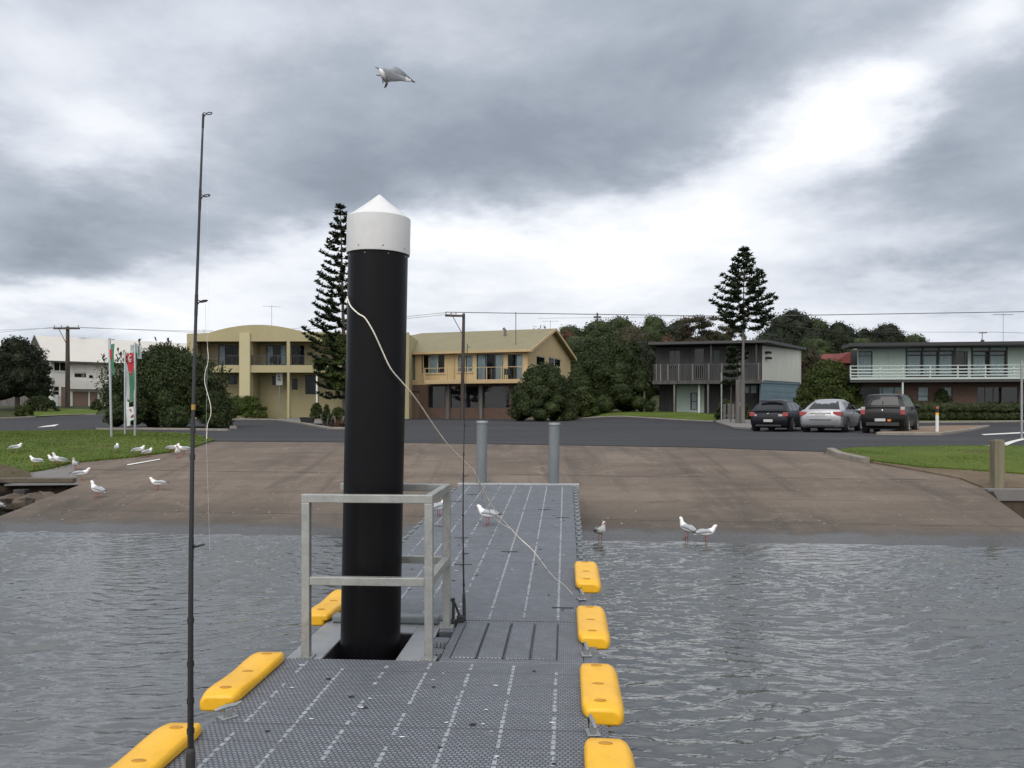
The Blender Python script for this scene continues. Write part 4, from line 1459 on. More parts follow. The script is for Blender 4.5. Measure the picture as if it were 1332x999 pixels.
MAT['dark_board'] = streakmat('charcoal_boards', (.062, .060, .060), (.026, .026, .027), planks=.15)
MAT['side_white'] = streakmat('white_sheeting', (.55, .56, .50), (.46, .47, .42), .6)
MAT['side_blue'] = M('blue_boards', (.16, .235, .275), .65, .12, 1.0, stain=.2)
MAT['mint'] = M('mint_panel', (.44, .54, .48), .65, .06, .8, stain=.08)
MAT['white_rail'] = M('white_rail', (.42, .47, .45), .5, .06, 3)
MAT['roof_dark'] = M('dark_fascia', (.045, .045, .048), .6, .15, 2)
MAT['roof_red'] = M('red_roof_tiles', (.13, .022, .016), .75, .2, 2.5, .3, 20)
MAT['frame_dark'] = M('dark_frame', (.025, .025, .027), .45, .15, 6)
MAT['frame_cream'] = M('cream_frame', (.50, .42, .27), .6, .08, 4)
MAT['frame_white'] = M('white_frame', (.62, .62, .6), .5, .06, 4)
MAT['frame_brown'] = M('brown_frame', (.07, .045, .035), .5, .1, 4)
MAT['room_shade'] = M('room_back', (.05, .05, .052), .9, .2, 1)  # dark colour stands in for the unlit room behind the panes
MAT['plank_deck'] = streakmat('deck_edge', (.075, .068, .065), (.035, .032, .032))


class House:
    def __init__(self, name, label, cat, px, Y, rot, group=None, zoff=0.0):
        self.o = Vector(((px - CX) * Y / F, Y, 0)); self.o.z = h(self.o.x, Y) + zoff
        self.rot = rot
        self.root = thing(name, label, cat, self.o, rot, group)
        self.inv = Matrix.Rotation(-rot, 3, 'Z')

    def front(self, px, py, y=0.0):
        """local (x, z) of a pixel on the facade plane local y"""
        d = self.inv @ Vector(((px - CX) / F, 1, -(py - HY) / F)); c = self.inv @ (Vector((0, 0, CZ)) - self.o)
        t = (y - c.y) / d.y
        p = c + d * t
        return p.x, p.z

    def side(self, px, py, x=0.0):
        d = self.inv @ Vector(((px - CX) / F, 1, -(py - HY) / F)); c = self.inv @ (Vector((0, 0, CZ)) - self.o)
        t = (x - c.x) / d.x
        p = c + d * t
        return p.y, p.z

    def fr(self, x0, y0, x1, y1, y=0.0):
        a, b = self.front(x0, y0, y), self.front(x1, y1, y)
        return min(a[0], b[0]), max(a[0], b[0]), min(a[1], b[1]), max(a[1], b[1])

    def sr(self, x0, y0, x1, y1, x=0.0):
        a, b = self.side(x0, y0, x), self.side(x1, y1, x)
        return min(a[0], b[0]), max(a[0], b[0]), min(a[1], b[1]), max(a[1], b[1])


IDM = Matrix.Identity(4)


def FRONT(y=0.0):
    return Matrix.Translation((0, y, 0))


def SIDE_R(x=0.0):      # faces +x : u -> y, depth -> -x
    return Matrix(((0, -1, 0, x), (1, 0, 0, 0), (0, 0, 1, 0), (0, 0, 0, 1)))


def SIDE_L(x=0.0):      # faces -x : u -> y, depth -> +x
    return Matrix(((0, 1, 0, x), (1, 0, 0, 0), (0, 0, 1, 0), (0, 0, 0, 1)))


def wall(H, mat, X, u0, u1, z0, z1, t=.22, openings=(), name='wall'):
    us = sorted({u0, u1, *[o[0] for o in openings], *[o[1] for o in openings]})
    zs = sorted({z0, z1, *[o[2] for o in openings], *[o[3] for o in openings]})
    us = [u for u in us if u0 <= u <= u1]; zs = [z for z in zs if z0 <= z <= z1]
    mb = MB()
    inside = lambda u, z: any(o[0] < u < o[1] and o[2] < z < o[3] for o in openings)
    U, Z_ = len(us), len(zs)
    solid = [[not inside((us[i] + us[i + 1]) / 2, (zs[j] + zs[j + 1]) / 2) for j in range(Z_ - 1)] for i in range(U - 1)]
    S = lambda i, j: 0 <= i < U - 1 and 0 <= j < Z_ - 1 and solid[i][j]
    for i in range(U - 1):
        for j in range(Z_ - 1):
            if not solid[i][j]: continue
            a, b, c, d = us[i], us[i + 1], zs[j], zs[j + 1]
            mb.add([(a, 0, c), (b, 0, c), (b, 0, d), (a, 0, d)], [(0, 1, 2, 3)])
            mb.add([(a, t, c), (b, t, c), (b, t, d), (a, t, d)], [(3, 2, 1, 0)])
            if not S(i - 1, j): mb.add([(a, 0, c), (a, 0, d), (a, t, d), (a, t, c)], [(0, 1, 2, 3)])
            if not S(i + 1, j): mb.add([(b, 0, c), (b, t, c), (b, t, d), (b, 0, d)], [(0, 1, 2, 3)])
            if not S(i, j - 1): mb.add([(a, 0, c), (a, t, c), (b, t, c), (b, 0, c)], [(0, 1, 2, 3)])
            if not S(i, j + 1): mb.add([(a, 0, d), (b, 0, d), (b, t, d), (a, t, d)], [(0, 1, 2, 3)])
    return mb.xf(X).build(name, mat, H.root, fixn=False)


def window(H, X, o, frame='frame_dark', mull=(.5,), trans=(), curtains=(), glass='glass', cmat='curtain', fw=.05, name='window', sill=None, set_=.07, room=True):
    """frame > pane, curtain: stands in a real opening of the wall"""
    u0, u1, z0, z1 = o
    f = MB()
    a, b = set_ - .03, set_ + .05
    f.box(u0, u0 + fw, a, b, z0, z1); f.box(u1 - fw, u1, a, b, z0, z1)
    f.box(u0 + fw, u1 - fw, a, b, z0, z0 + fw); f.box(u0 + fw, u1 - fw, a, b, z1 - fw, z1)
    for m in mull:
        u = u0 + (u1 - u0) * m
        f.box(u - fw * .5, u + fw * .5, a + .005, b - .005, z0 + fw, z1 - fw)
    for m in trans:
        z = z0 + (z1 - z0) * m
        f.box(u0 + fw, u1 - fw, a + .007, b - .007, z - fw * .4, z + fw * .4)
    w = f.xf(X).build(name, MAT[frame], H.root)
    MB().box(u0 + fw * .5, u1 - fw * .5, set_ + .005, set_ + .017, z0 + fw * .5, z1 - fw * .5).xf(X).build('pane', MAT[glass], w)
    for (c0, c1) in curtains:
        cb = MB(); n = max(4, int((c1 - c0) * (u1 - u0) / .07)); vs = []
        for i in range(n + 1):
            u = u0 + (u1 - u0) * (c0 + (c1 - c0) * i / n); d = set_ + .05 + (.03 if i % 2 else 0)
            vs += [(u, d, z0 + .03), (u, d, z1 - .02)]
        cb.add(vs, [(2 * i, 2 * i + 2, 2 * i + 3, 2 * i + 1) for i in range(n)])
        cb.xf(X).build('curtain', MAT[cmat], w, fixn=False)
    if sill:
        MB().box(u0 - .05, u1 + .05, -.06, set_ - .03, z0 - .08, z0).xf(X).build('sill', MAT[sill], w)
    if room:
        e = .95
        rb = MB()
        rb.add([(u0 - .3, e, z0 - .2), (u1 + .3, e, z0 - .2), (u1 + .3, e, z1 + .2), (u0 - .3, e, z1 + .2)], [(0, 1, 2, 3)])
        rb.xf(X).build('room_back', MAT['room_shade'], w, fixn=False)
    return w


def rail(H, X, u0, u1, z0, z1, d=0.0, n=20, r=.012, mat='frame_dark', posts=(), horiz=0, name='balustrade'):
    mb = MB()
    mb.box(u0, u1, d - .02, d + .02, z1 - .045, z1)
    mb.box(u0, u1, d - .015, d + .015, z0, z0 + .035)
    for i in range(1, n):
        u = u0 + (u1 - u0) * i / n
        mb.box(u - r, u + r, d - r, d + r, z0 + .035, z1 - .045)
    for i in range(horiz):
        z = z0 + (z1 - z0) * (i + 1) / (horiz + 1)
        mb.box(u0, u1, d - .012, d + .012, z - .03, z + .03)
    for p in posts:
        u = u0 + (u1 - u0) * p
        mb.box(u - .03, u + .03, d - .032, d + .032, z0 - .05, z1 + .012)
    return mb.xf(X).build(name, MAT[mat], H.root)


def antenna(H, p, hgt=1.6, rz=0.0, n=6):
    mb = MB(); mb.tube([(0, 0, 0), (0, 0, hgt)], .013, 6)
    mb.tube([(-.7, 0, hgt - .1), (.7, 0, hgt - .1)], .009, 5)
    for i in range(n):
        x = -.65 + 1.3 * i / (n - 1); mb.tube([(x, -.3 + .02 * i, hgt - .08), (x, .3 - .02 * i, hgt - .08)], .01, 4)
    o = mb.build('aerial', MAT['wire'], H.root); o.location = p; o.rotation_euler = (0, 0, rz)


# ---- olive apartments
B = House('apartment_building', 'olive two storey apartment block with arched parapet and balconies', 'building', 243, 65.0, 0.0)
fx = lambda px: B.front(px, 500)[0]
fz = lambda py: B.front(300, py)[1]
XR = fx(532)
arch = [(fx(243), fz(444)), (XR, fz(444)), (XR, fz(432.3)), (fx(396), fz(432))]
for i in range(1, 16):
    f = i / 16
    x = 396 + (270 - 396) * f
    arch.append((fx(x), fz(432.4 - 10.6 * math.sin(PI * f) ** .85 + 1.2 * f)))
arch += [(fx(270), fz(433.4)), (fx(243), fz(434))]
MB().prism(arch, 0, .3).build('parapet', MAT['olive_wall'], B.root)
ops = [(fx(255), fx(311), fz(475), fz(444)), (fx(326), fx(373), fz(475), fz(444)), (fx(377), fx(446), fz(475), fz(444)),
       (fx(255), fx(311), -.4, fz(484.5)), (fx(326), fx(373.5), -.4, fz(484.5)), (fx(376.5), fx(411), -.4, fz(484.5)), (fx(413.5), fx(450), -.4, fz(484.5))]
wall(B, MAT['olive_wall'], FRONT(0), 0, XR, -.5, fz(444) - .002, .3, ops)
BD = 2.2
def bb(x0, y0, x1, y1): return B.fr(x0, y0, x1, y1, BD)
bops = [bb(284, 449, 310, 475.5), bb(346, 449, 372, 475.5), bb(379, 449, 396, 475.5), bb(297, 487, 309, 500), bb(354, 489, 364, 501), bb(379, 491, 388, 508), bb(397, 488, 411, 513)]
wall(B, MAT['olive_wall'], FRONT(BD), .3, XR - .3, -.5, fz(434.5), .22, bops)
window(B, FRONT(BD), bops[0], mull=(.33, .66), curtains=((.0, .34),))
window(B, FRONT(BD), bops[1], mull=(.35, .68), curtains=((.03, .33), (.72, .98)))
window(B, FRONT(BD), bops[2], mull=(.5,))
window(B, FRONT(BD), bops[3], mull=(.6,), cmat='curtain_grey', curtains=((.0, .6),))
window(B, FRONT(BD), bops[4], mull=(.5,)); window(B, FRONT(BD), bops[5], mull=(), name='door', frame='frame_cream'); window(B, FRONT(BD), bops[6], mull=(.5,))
MB().box(.31, XR - .31, .31, BD + 8, fz(482), fz(477)).build('balcony_slab', MAT['olive_pale'], B.root)
MB().box(.02, XR - .02, .302, 10, fz(441), fz(438)).build('roof', MAT['roof_dark'], B.root)
for x in (0, XR - .25): MB().box(x, x + .25, .301, 10, -.5, fz(434.6)).build('side_wall', MAT['olive_wall'], B.root)
MB().box(0, XR, 9.99, 10.2, -.5, fz(435)).build('back_wall', MAT['olive_wall'], B.root)
for a, b in ((312, 325.5),):
    MB().box(fx(a), fx(b), -.12, -.002, -.5, fz(433)).build('pier', MAT['olive_pale'], B.root)  # paler olive puts the lit pier front into the colour
MB().box(fx(326), fx(326.8), .31, BD, -.5, fz(444)).build('party_wall', MAT['olive_wall'], B.root)
rail(B, FRONT(.1), fx(255.2), fx(310.8), fz(474.5), fz(462), 0, 30, .010, posts=(.5,))
rail(B, FRONT(.1), fx(326.2), fx(372.8), fz(474.5), fz(462), 0, 26, .010, posts=(.02, .22, .42, .75, .98))
rail(B, FRONT(.1), fx(377.2), fx(445.8), fz(474.5), fz(462), 0, 36, .010, posts=(.5,))
MB().box(fx(411.2), fx(413.2), -.05, .15, -.4, fz(485)).build('downpipe', MAT['frame_white'], B.root)
# chairs and a table on the balconies: part of what the balcony shows
def chair(H, x, y, z, rz, label, mat='rubber'):
    p = Matrix.Translation(H.o) @ Matrix.Rotation(H.rot, 4, 'Z') @ Vector((x, y, z))
    t = thing('balcony_chair', label, 'chair', p, rz, 'chairs on the balconies')
    MB().box(-.24, .24, -.22, .24, .40, .44).build('seat', MAT[mat], t)
    MB().box(-.24, .24, .21, .25, .44, .88).build('backrest', MAT[mat], t)
    for sx in (-.21, .21):
        for sy in (-.19, .21): MB().box(sx - .018, sx + .018, sy - .018, sy + .018, 0, .40).build('leg', MAT[mat], t)


zs_ = fz(477)
chair(B, fx(350), 1.2, zs_, .5, 'dark chair on the right balcony of the olive apartment block')
chair(B, fx(303), 1.3, zs_, -2.0, 'dark chair on the left balcony of the olive apartment block')
antenna(B, (fx(339), 3, fz(439)), 2.0 + .9, .4); antenna(B, (fx(250), 2.5, fz(439)), .9, .2)

# ---- yellow house
Cc = House('yellow_house', 'cream yellow two storey house with mustard gable roof and glazed ground floor', 'house', 686.3, 64.0, R(-20))
ez = Cc.front(686, 453)[1]
fl = Cc.front(640, 494.5)[1]
LX = -19.0
def cf(x0, y0, x1, y1, y=0.0): return Cc.fr(x0, y0, x1, y1, y)
uo = [cf(547.5, 461.5, 578.5, 485.5), cf(595, 461.5, 615, 484), cf(620, 461, 654.5, 494), cf(660.5, 461, 679.5, 494), cf(531, 463, 540, 494)]
wall(Cc, MAT['yellow_wall'], FRONT(0), LX, 0, fl - .3, ez, .22, uo)
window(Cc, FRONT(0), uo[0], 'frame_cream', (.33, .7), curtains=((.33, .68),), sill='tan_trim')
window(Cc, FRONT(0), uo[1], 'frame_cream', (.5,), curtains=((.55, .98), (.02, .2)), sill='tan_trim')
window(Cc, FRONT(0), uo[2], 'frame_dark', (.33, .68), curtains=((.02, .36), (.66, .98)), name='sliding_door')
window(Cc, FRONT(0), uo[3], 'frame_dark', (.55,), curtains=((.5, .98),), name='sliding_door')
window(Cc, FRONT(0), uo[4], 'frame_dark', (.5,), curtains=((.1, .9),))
lo = [cf(556.5, 502, 579, 531, -.15), cf(585.5, 502, 622.5, 531, -.15), cf(628, 502, 662.5, 531, -.15), cf(667, 502, 684, 531, -.15)]
zlo = lo[0][2]
gd = cf(528, 509, 546, 540, -.15)
wall(Cc, MAT['brick'], FRONT(-.15), LX, 0, -.6, fl - .301, .3, lo + [(gd[0], gd[1], -.6, gd[3])])
MB().box(gd[0], gd[1], -.02, .05, -.6, gd[3]).build('garage_door', MAT['brown_panel'], Cc.root)
for o, m in zip(lo, ((), (.52,), (), ())):
    window(Cc, FRONT(-.15), o, 'frame_brown', m, glass='glass_dark')
for a, b in ((580, 584.5), (623.5, 627.5)):
    q = cf(a, 501, b, 539, -.3)
    MB().box(q[0], q[1], -.32, -.151, -.6, fl - .302).build('pier', MAT['polegrey'], Cc.root)
# balcony
bx0 = Cc.front(552, 497, -1.3)[0]; bx1 = Cc.front(665, 497, -1.3)[0] + 1.5
MB().box(bx0, bx1, -1.3, -.152, fl - .30, fl - .03).build('balcony_slab', MAT['tan_trim'], Cc.root, bevel=.02)
rail(Cc, FRONT(-1.25), bx0 + .03, bx1 - .03, fl - .02, Cc.front(620, 477.5, -1.25)[1], 0, 14, .006, 'tan_trim', (.0, .22, .42, .6, .74, 1.0))
# roof
w = 12.0; rh = 2.05; ov = .45
rid = w / 2
for (ya, yb) in ((-ov, rid), (w + ov, rid)):
    za = ez + .02 - (ov / rid) * rh; zr = ez + .02 + rh
    hipx = LX - ov
    mb = MB(); T_ = .12
    x1_ = ov; xr0 = LX + 7.0 + 0
    tri = [(hipx, ya, za), (x1_, ya, za), (x1_, yb, zr), (xr0, yb, zr)]
    mb.add(tri + [(a, b, c - T_) for a, b, c in tri], [(0, 1, 2, 3), (7, 6, 5, 4), (0, 4, 5, 1), (1, 5, 6, 2), (2, 6, 7, 3), (3, 7, 4, 0)])
    for k in range(60):      # standing ribs of the sheet steel
        x = hipx + (x1_ - hipx) * (k + .5) / 60
        f0 = 1.0 if x > xr0 else (x - hipx) / (xr0 - hipx)
        e = Vector((x, ya + (yb - ya) * f0, za + (zr - za) * f0)); s_ = Vector((x, ya, za))
        mb.tube([s_ + Vector((0, 0, .004)), e + Vector((0, 0, .004))], .010, 4)
    mb.build('roof', MAT['yellow_roof'], Cc.root)
za = ez + .02 - (ov / rid) * rh
mb = MB(); tri = [(LX - ov, -ov, za), (LX - ov, w + ov, za), (LX + 7.0, rid, ez + .02 + rh)]
mb.add(tri + [(a, b, c - .12) for a, b, c in tri], [(0, 1, 2), (5, 4, 3), (0, 3, 4, 1), (1, 4, 5, 2), (2, 5, 3, 0)]); mb.build('roof', MAT['yellow_roof'], Cc.root)
MB().box(LX - ov, ov, -ov - .1, -ov - .002, za - .16, za + .03).build('gutter', MAT['tan_trim'], Cc.root)
MB().box(LX - ov, ov - .05, -ov, -.002, za - .14, za - .10).build('soffit', MAT['tan_trim'], Cc.root)
for s in (0, 1):       # barge boards on the gable
    ya, yb = (-ov, rid) if s == 0 else (w + ov, rid)
    MB().prism([(ya, za - .2), (yb, ez + .02 + rh - .2), (yb, ez + .05 + rh), (ya, za + .03)], ov + .002, ov + .06, 'yz').build('barge_board', MAT['tan_trim'], Cc.root)
# gable wall (faces right)
gw = [Cc.sr(698, 462.6, 709.5, 477), Cc.sr(714, 464.5, 730, 478)]
wall(Cc, MAT['yellow_wall'], SIDE_R(-.002), .222, w, -.6, ez, .22, gw)
MB().prism([(0.0, ez + .001), (w, ez + .001), (rid, ez + rh - .12)], -.2, -.002, 'yz').build('gable', MAT['yellow_wall'], Cc.root)
window(Cc, SIDE_R(-.002), gw[0], 'frame_white', (), curtains=((.0, .5),)); window(Cc, SIDE_R(-.002), gw[1], 'frame_white', (.5,), cmat='curtain_grey', curtains=((0, 1),))
MB().box(LX, 0, w - .2, w, -.6, ez).build('back_wall', MAT['yellow_wall'], Cc.root)
MB().box(LX, LX + .2, .222, w - .201, -.6, ez).build('side_wall', MAT['yellow_wall'], Cc.root)
MB().box(LX + .3, -.3, .3, w - .3, fl - .25, fl - .05).build('floor_slab', MAT['tan_trim'], Cc.root)
antenna(Cc, Cc.inv @ (at(716, 430, 72) - Cc.o), .9, .3, 7)
mb = MB(); mb.tube([(0, 0, 0), (0, 0, 2.6)], .03, 6); o = mb.build('mast', MAT['wire'], Cc.root); o.location = Cc.inv @ (at(671, 447, 65.5) - Cc.o) + Vector((0, 0, -.1))
mb = MB(); mb.tube([(0, 0, -.1), (0, 0, .4), (-.15, 0, .55)], .12, 8); o = mb.build('flue', MAT['polegrey'], Cc.root); o.location = Cc.inv @ (at(657, 435.5, 69) - Cc.o)
chair(Cc, Cc.front(661, 488, -.8)[0], -.8, fl - .03, .4, 'dark chair on the balcony of the yellow house')

for px in (551, 591):
    x = Cc.front(px, 480)[0]
    MB().tube([(x, -.06, fl), (x, -.06, za - .12)], .045, 8).build('downpipe', MAT['tan_trim'], Cc.root)
MB().box(LX, 0, -.025, -.002, fl - .3, fl + .05).build('storey_band', MAT['tan_trim'], Cc.root)

# ---- dark timber house with white and blue end wall
D = House('timber_house', 'dark timber two storey flat roofed house with white and blue end wall', 'house', 991.5, 60.0, R(-14))
def df(x0, y0, x1, y1, y=0.0): return D.fr(x0, y0, x1, y1, y)
rz_ = D.front(990, 448.5)[1]; f2 = D.front(990, 494.5)[1]
LXD = D.front(856, 470, 0)[0]; wd = 6.8
SK = R(28)
SIDE_D = lambda x=0.0: Matrix(((math.sin(SK), -math.cos(SK), 0, x), (math.cos(SK), math.sin(SK), 0, 0), (0, 0, 1, 0), (0, 0, 0, 1)))      # the end wall runs off at a wider angle
DF = -1.5        # verandah depth
uo = [df(903, 453, 916, 493), df(926, 455, 937, 493), df(870, 456, 885, 480), df(945, 455, 975, 478)]
wall(D, MAT['dark_board'], FRONT(0), LXD, -.002, f2, rz_ - .05, .15, uo)
window(D, FRONT(0), uo[0], 'frame_dark', (), name='door', glass='glass_dark'); window(D, FRONT(0), uo[1], 'frame_dark', (), cmat='curtain_grey', curtains=((0, 1),), name='door')
window(D, FRONT(0), uo[2], 'frame_dark', (.5,), glass='glass_dark'); window(D, FRONT(0), uo[3], 'frame_dark', (.33, .66), glass='glass_dark')
wall(D, MAT['side_white'], SIDE_D(0), 0, wd, f2, rz_ - .03, .15)
wall(D, MAT['side_blue'], SIDE_D(-.06), .0, wd, -.8, f2 - .001, .15)
for i in range(7):
    z = -.4 + i * (f2 + .4) / 7
    MB().box(0, wd, -.012, -.002, z, z + .035).xf(SIDE_D(-.06)).build('board_strip', MAT['side_blue'], D.root)
for y in (0, wd - .1): MB().box(y, y + .1, -.03, -.002, f2 - .1, rz_ - .03).xf(SIDE_D(0)).build('corner_strip', MAT['white_paint'], D.root)
MB().box(0, wd, -.04, -.002, f2 - .16, f2 - .101).xf(SIDE_D(0)).build('floor_strip', MAT['side_blue'], D.root)
MB().box(LXD, wd * math.sin(SK) - .1, wd * math.cos(SK) - .2, wd * math.cos(SK) - .05, -.6, rz_ - .05).build('back_wall', MAT['dark_board'], D.root)
MB().box(LXD - .15, LXD, .0, wd, f2 - .2, rz_ - .05).build('side_wall', MAT['dark_board'], D.root)
mb = MB(); x0, x1, y0, y1 = LXD - .6, .3, DF - .2, wd * math.cos(SK) + .3
zA, zB = rz_ + .20, rz_ + .08
mb.add([(x0, y0, zB - .05), (x1, y0, zB - .05), (x1 + (wd + .3) * math.sin(SK), y1, zA - .2), (x0, y1, zA - .2), (x0, y0, zB + .14), (x1, y0, zB + .14), (x1 + (wd + .3) * math.sin(SK), y1, zA - .02), (x0, y1, zA - .02)],
       [(0, 3, 2, 1), (4, 5, 6, 7), (0, 1, 5, 4), (1, 2, 6, 5), (2, 3, 7, 6), (3, 0, 4, 7)])
mb.build('roof', MAT['roof_dark'], D.root)
MB().box(LXD - .3, -.08, DF, wd * math.cos(SK) - .22, f2 - .28, f2 - .001).build('verandah_floor', MAT['plank_deck'], D.root)
dx0 = LXD - .25; dx1 = -.1
mb = MB(); zt = D.front(900, 473.5, DF)[1]; zb = f2 + .06
mb.box(dx0, dx1, DF + .02, DF + .08, zt - .09, zt); mb.box(dx0, dx1, DF + .02, DF + .07, zb, zb + .07)
n = 52
for i in range(n):
    x = dx0 + (dx1 - dx0) * (i + .5) / n
    mb.box(x - .035, x + .035, DF + .03, DF + .055, zb - .02, zt - .091)
mb.build('balustrade', MAT['dark_board'], D.root)
for k, f in enumerate((.03, .07, .14, .24, .37, .52, .64, .80, .97)):
    x = dx0 + (dx1 - dx0) * f
    MB().box(x - .05, x + .05, DF - .03, DF + .018, f2 - .05, zt + .02).build('baluster_post', MAT['polegrey'], D.root)
for px in (838, 877, 921):
    x = D.front(px, 515, DF)[0]
    MB().box(x - .06, x + .06, DF + .1, DF + .22, -.6, f2 - .281).build('stump', MAT['polegrey'], D.root)
x = D.front(909, 515, DF)[0]; MB().box(x - .055, x + .055, DF + .6, DF + .71, -.6, f2 - .281).build('stump', MAT['white_paint'], D.root)
for px in (925, 984):
    x = D.front(px, 470, DF)[0]
    MB().box(x - .05, x + .05, DF + .081, DF + .18, f2, rz_ + .04).build('verandah_post', MAT['dark_board'], D.root)
# enclosed lower rooms set back in the shade
lw = 1.2
lop = [D.fr(898, 511, 907, 533, lw)]
q0, q1 = D.fr(880, 500, 916, 535, lw)[:2]
wall(D, MAT['mint'], FRONT(lw), q0, q1, -.6, f2 - .281, .12, lop)
window(D, FRONT(lw), lop[0], 'frame_dark', (), trans=(.5,), curtains=((.2, .9),), name='door')
wall(D, MAT['dark_board'], FRONT(lw + .02), LXD, q0 - .001, -.6, f2 - .281, .12)
wop = [D.fr(966, 500, 986, 512, lw)]
wall(D, MAT['dark_board'], FRONT(lw + .02), q1 + .001, -.22, -.6, f2 - .281, .12, wop)
window(D, FRONT(lw + .02), wop[0], 'frame_dark', (.5,), curtains=((0, .4), (.55, .9)))
for (yy_, zz_) in ((.45, rz_ - .55), (.5, rz_ - .95)):
    MB().tube([(yy_, -.02, zz_), (yy_ + .1, -.2, zz_ + .02), (yy_ + .35, -.3, zz_)], .09, 8).xf(SIDE_D(0)).build('flood_light', MAT['rubber'], D.root)
gpos = D.front(945, 542, DF - .3)
lp0 = gp(946, 548)
fnc = thing('garden_gate', 'short grey paling gate between the sign post and the shrub', 'gate', (lp0.x + .35, lp0.y + .4, lp0.z), R(-15))
MB().box(-.5, .5, -.03, .0, .3, .4).build('gate_rail', MAT['polegrey'], fnc)
for k in range(4): MB().box(-.48 + k * .26, -.32 + k * .26, -.05, -.031, 0, 1.1 + .05 * (k % 2)).build('paling', MAT['polegrey'], fnc)

# ---- pale green house at the right
E = House('green_house', 'pale green flat roofed two storey house with white balcony rails', 'house', 1116, 57.0, R(-8), zoff=0)
def ef(x0, y0, x1, y1, y=0.0): return E.fr(x0, y0, x1, y1, y)
ex = lambda px, y=0.0: E.front(px, 480, y)[0]
ezz = lambda py, y=0.0: E.front(1200, py, y)[1]
XE = ex(1420)
uo = [ef(1117, 457, 1135, 490), ef(1178.5, 456, 1241, 490.5), ef(1242.5, 457, 1259, 490.5), ef(1264.5, 456, 1309.5, 490.5)]
wall(E, MAT['mint'], FRONT(0), 0, XE, ezz(492), ezz(450), .2, uo)
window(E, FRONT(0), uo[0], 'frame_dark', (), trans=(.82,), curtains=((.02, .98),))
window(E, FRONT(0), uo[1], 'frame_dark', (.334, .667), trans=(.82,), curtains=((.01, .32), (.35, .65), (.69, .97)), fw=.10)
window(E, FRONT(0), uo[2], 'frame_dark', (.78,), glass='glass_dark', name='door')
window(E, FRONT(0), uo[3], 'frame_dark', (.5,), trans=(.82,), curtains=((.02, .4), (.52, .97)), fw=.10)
for px in (1179, 1200, 1221, 1242, 1264, 1287, 1309.5, 1156):
    x = ex(px); MB().box(x - (.05 if px != 1156 else .02), x + (.05 if px != 1156 else .02), -.03, -.002, ezz(491), ezz(450.5)).build('cover_strip', MAT['frame_dark'] if px != 1156 else MAT['mint'], E.root)
BO = -1.6
MB().box(ex(1104, BO), 3.0, BO - .15, .25, ezz(450.5, BO), ezz(446.2, BO)).box(3.0, XE, BO - .15, 7, ezz(450.5, BO), ezz(446.2, BO)).build('roof', MAT['roof_dark'], E.root)
MB().box(ex(1104, BO) - .05, XE, BO - .2, BO - .151, ezz(449.5, BO), ezz(445.4, BO)).build('fascia', MAT['frame_dark'], E.root)
MB().box(ex(1106, BO), XE, BO, -.002, ezz(497, BO), ezz(492, BO)).build('balcony_slab', MAT['roof_dark'], E.root)
MB().box(ex(1106, BO), XE, BO - .05, BO - .002, ezz(493.5, BO), ezz(490.8, BO)).build('balcony_edge', MAT['white_rail'], E.root)
rr_ = MB()
x0, x1 = ex(1106, BO), XE
for py in (475.6, 480.2, 484.2, 488.2):
    z = ezz(py, BO); rr_.box(x0, x1, BO - .04, BO - .002, z - (.038 if py > 476 else .025), z + (.038 if py > 476 else .025))
for px in (1106.5, 1145, 1174.5, 1210, 1246, 1282, 1319, 1356, 1392):
    x = ex(px, BO); rr_.box(x - .045, x + .045, BO - .0, BO + .06, ezz(491, BO), ezz(474.8, BO))
rr_.build('balustrade', MAT['white_rail'], E.root)
lo = [ef(1118, 503, 1178, 520), ef(1194, 503, 1209, 522), ef(1223, 503, 1239, 522), ef(1271, 503, 1325, 526)]
wall(E, MAT['brick_red'], FRONT(0), 0, XE, -.8, ezz(492) - .002, .2, lo)
window(E, FRONT(0), lo[0], 'frame_dark', (.22, .5, .76), curtains=((.45, .98),), glass='glass')
window(E, FRONT(0), lo[1], 'frame_dark', (), trans=(.35,), curtains=((.05, .95),)); window(E, FRONT(0), lo[2], 'frame_dark', (), trans=(.35,), curtains=((.05, .95),))
window(E, FRONT(0), lo[3], 'frame_dark', (.2, .4, .6), glass='glass_dark')
for px in (1174.5, 1329.5):
    x = ex(px, BO); MB().box(x - .05, x + .05, BO + .02, BO + .12, -.8, ezz(497, BO)).build('post', MAT['white_rail'], E.root)
x = ex(1172, BO); MB().box(x - .12, x + .12, BO + .3, BO + .5, -.5, ezz(508, BO)).build('post', MAT['brick_red'], E.root)
for x in (3.2, XE - .2): MB().box(x, x + .2, .201, 6.4, -.8, ezz(450)).build('side_wall', MAT['frame_dark'] if x < 4 else MAT['brick_red'], E.root)
MB().box(3.2, XE, 6.401, 6.6, -.8, ezz(450)).box(0, 3.199, 1.1, 1.25, -.8, ezz(450)).build('back_wall', MAT['mint'], E.root)
MB().tube([(ex(1294), 2, ezz(447)), (ex(1294), 2, ezz(442)), (ex(1295), 2, ezz(440))], .12, 8).build('flue', MAT['roof_dark'], E.root)
MB().tube([(ex(1294), 2, ezz(439)), (ex(1294), 2, ezz(430.5))], .025, 6).build('aerial', MAT['wire'], E.root)
MB().box(ex(1290), ex(1300), 1.9, 2.1, ezz(431), ezz(430.2)).build('aerial_bar', MAT['wire'], E.root)
antenna(E, (ex(1331), 3, ezz(447)), 2.3, .2)

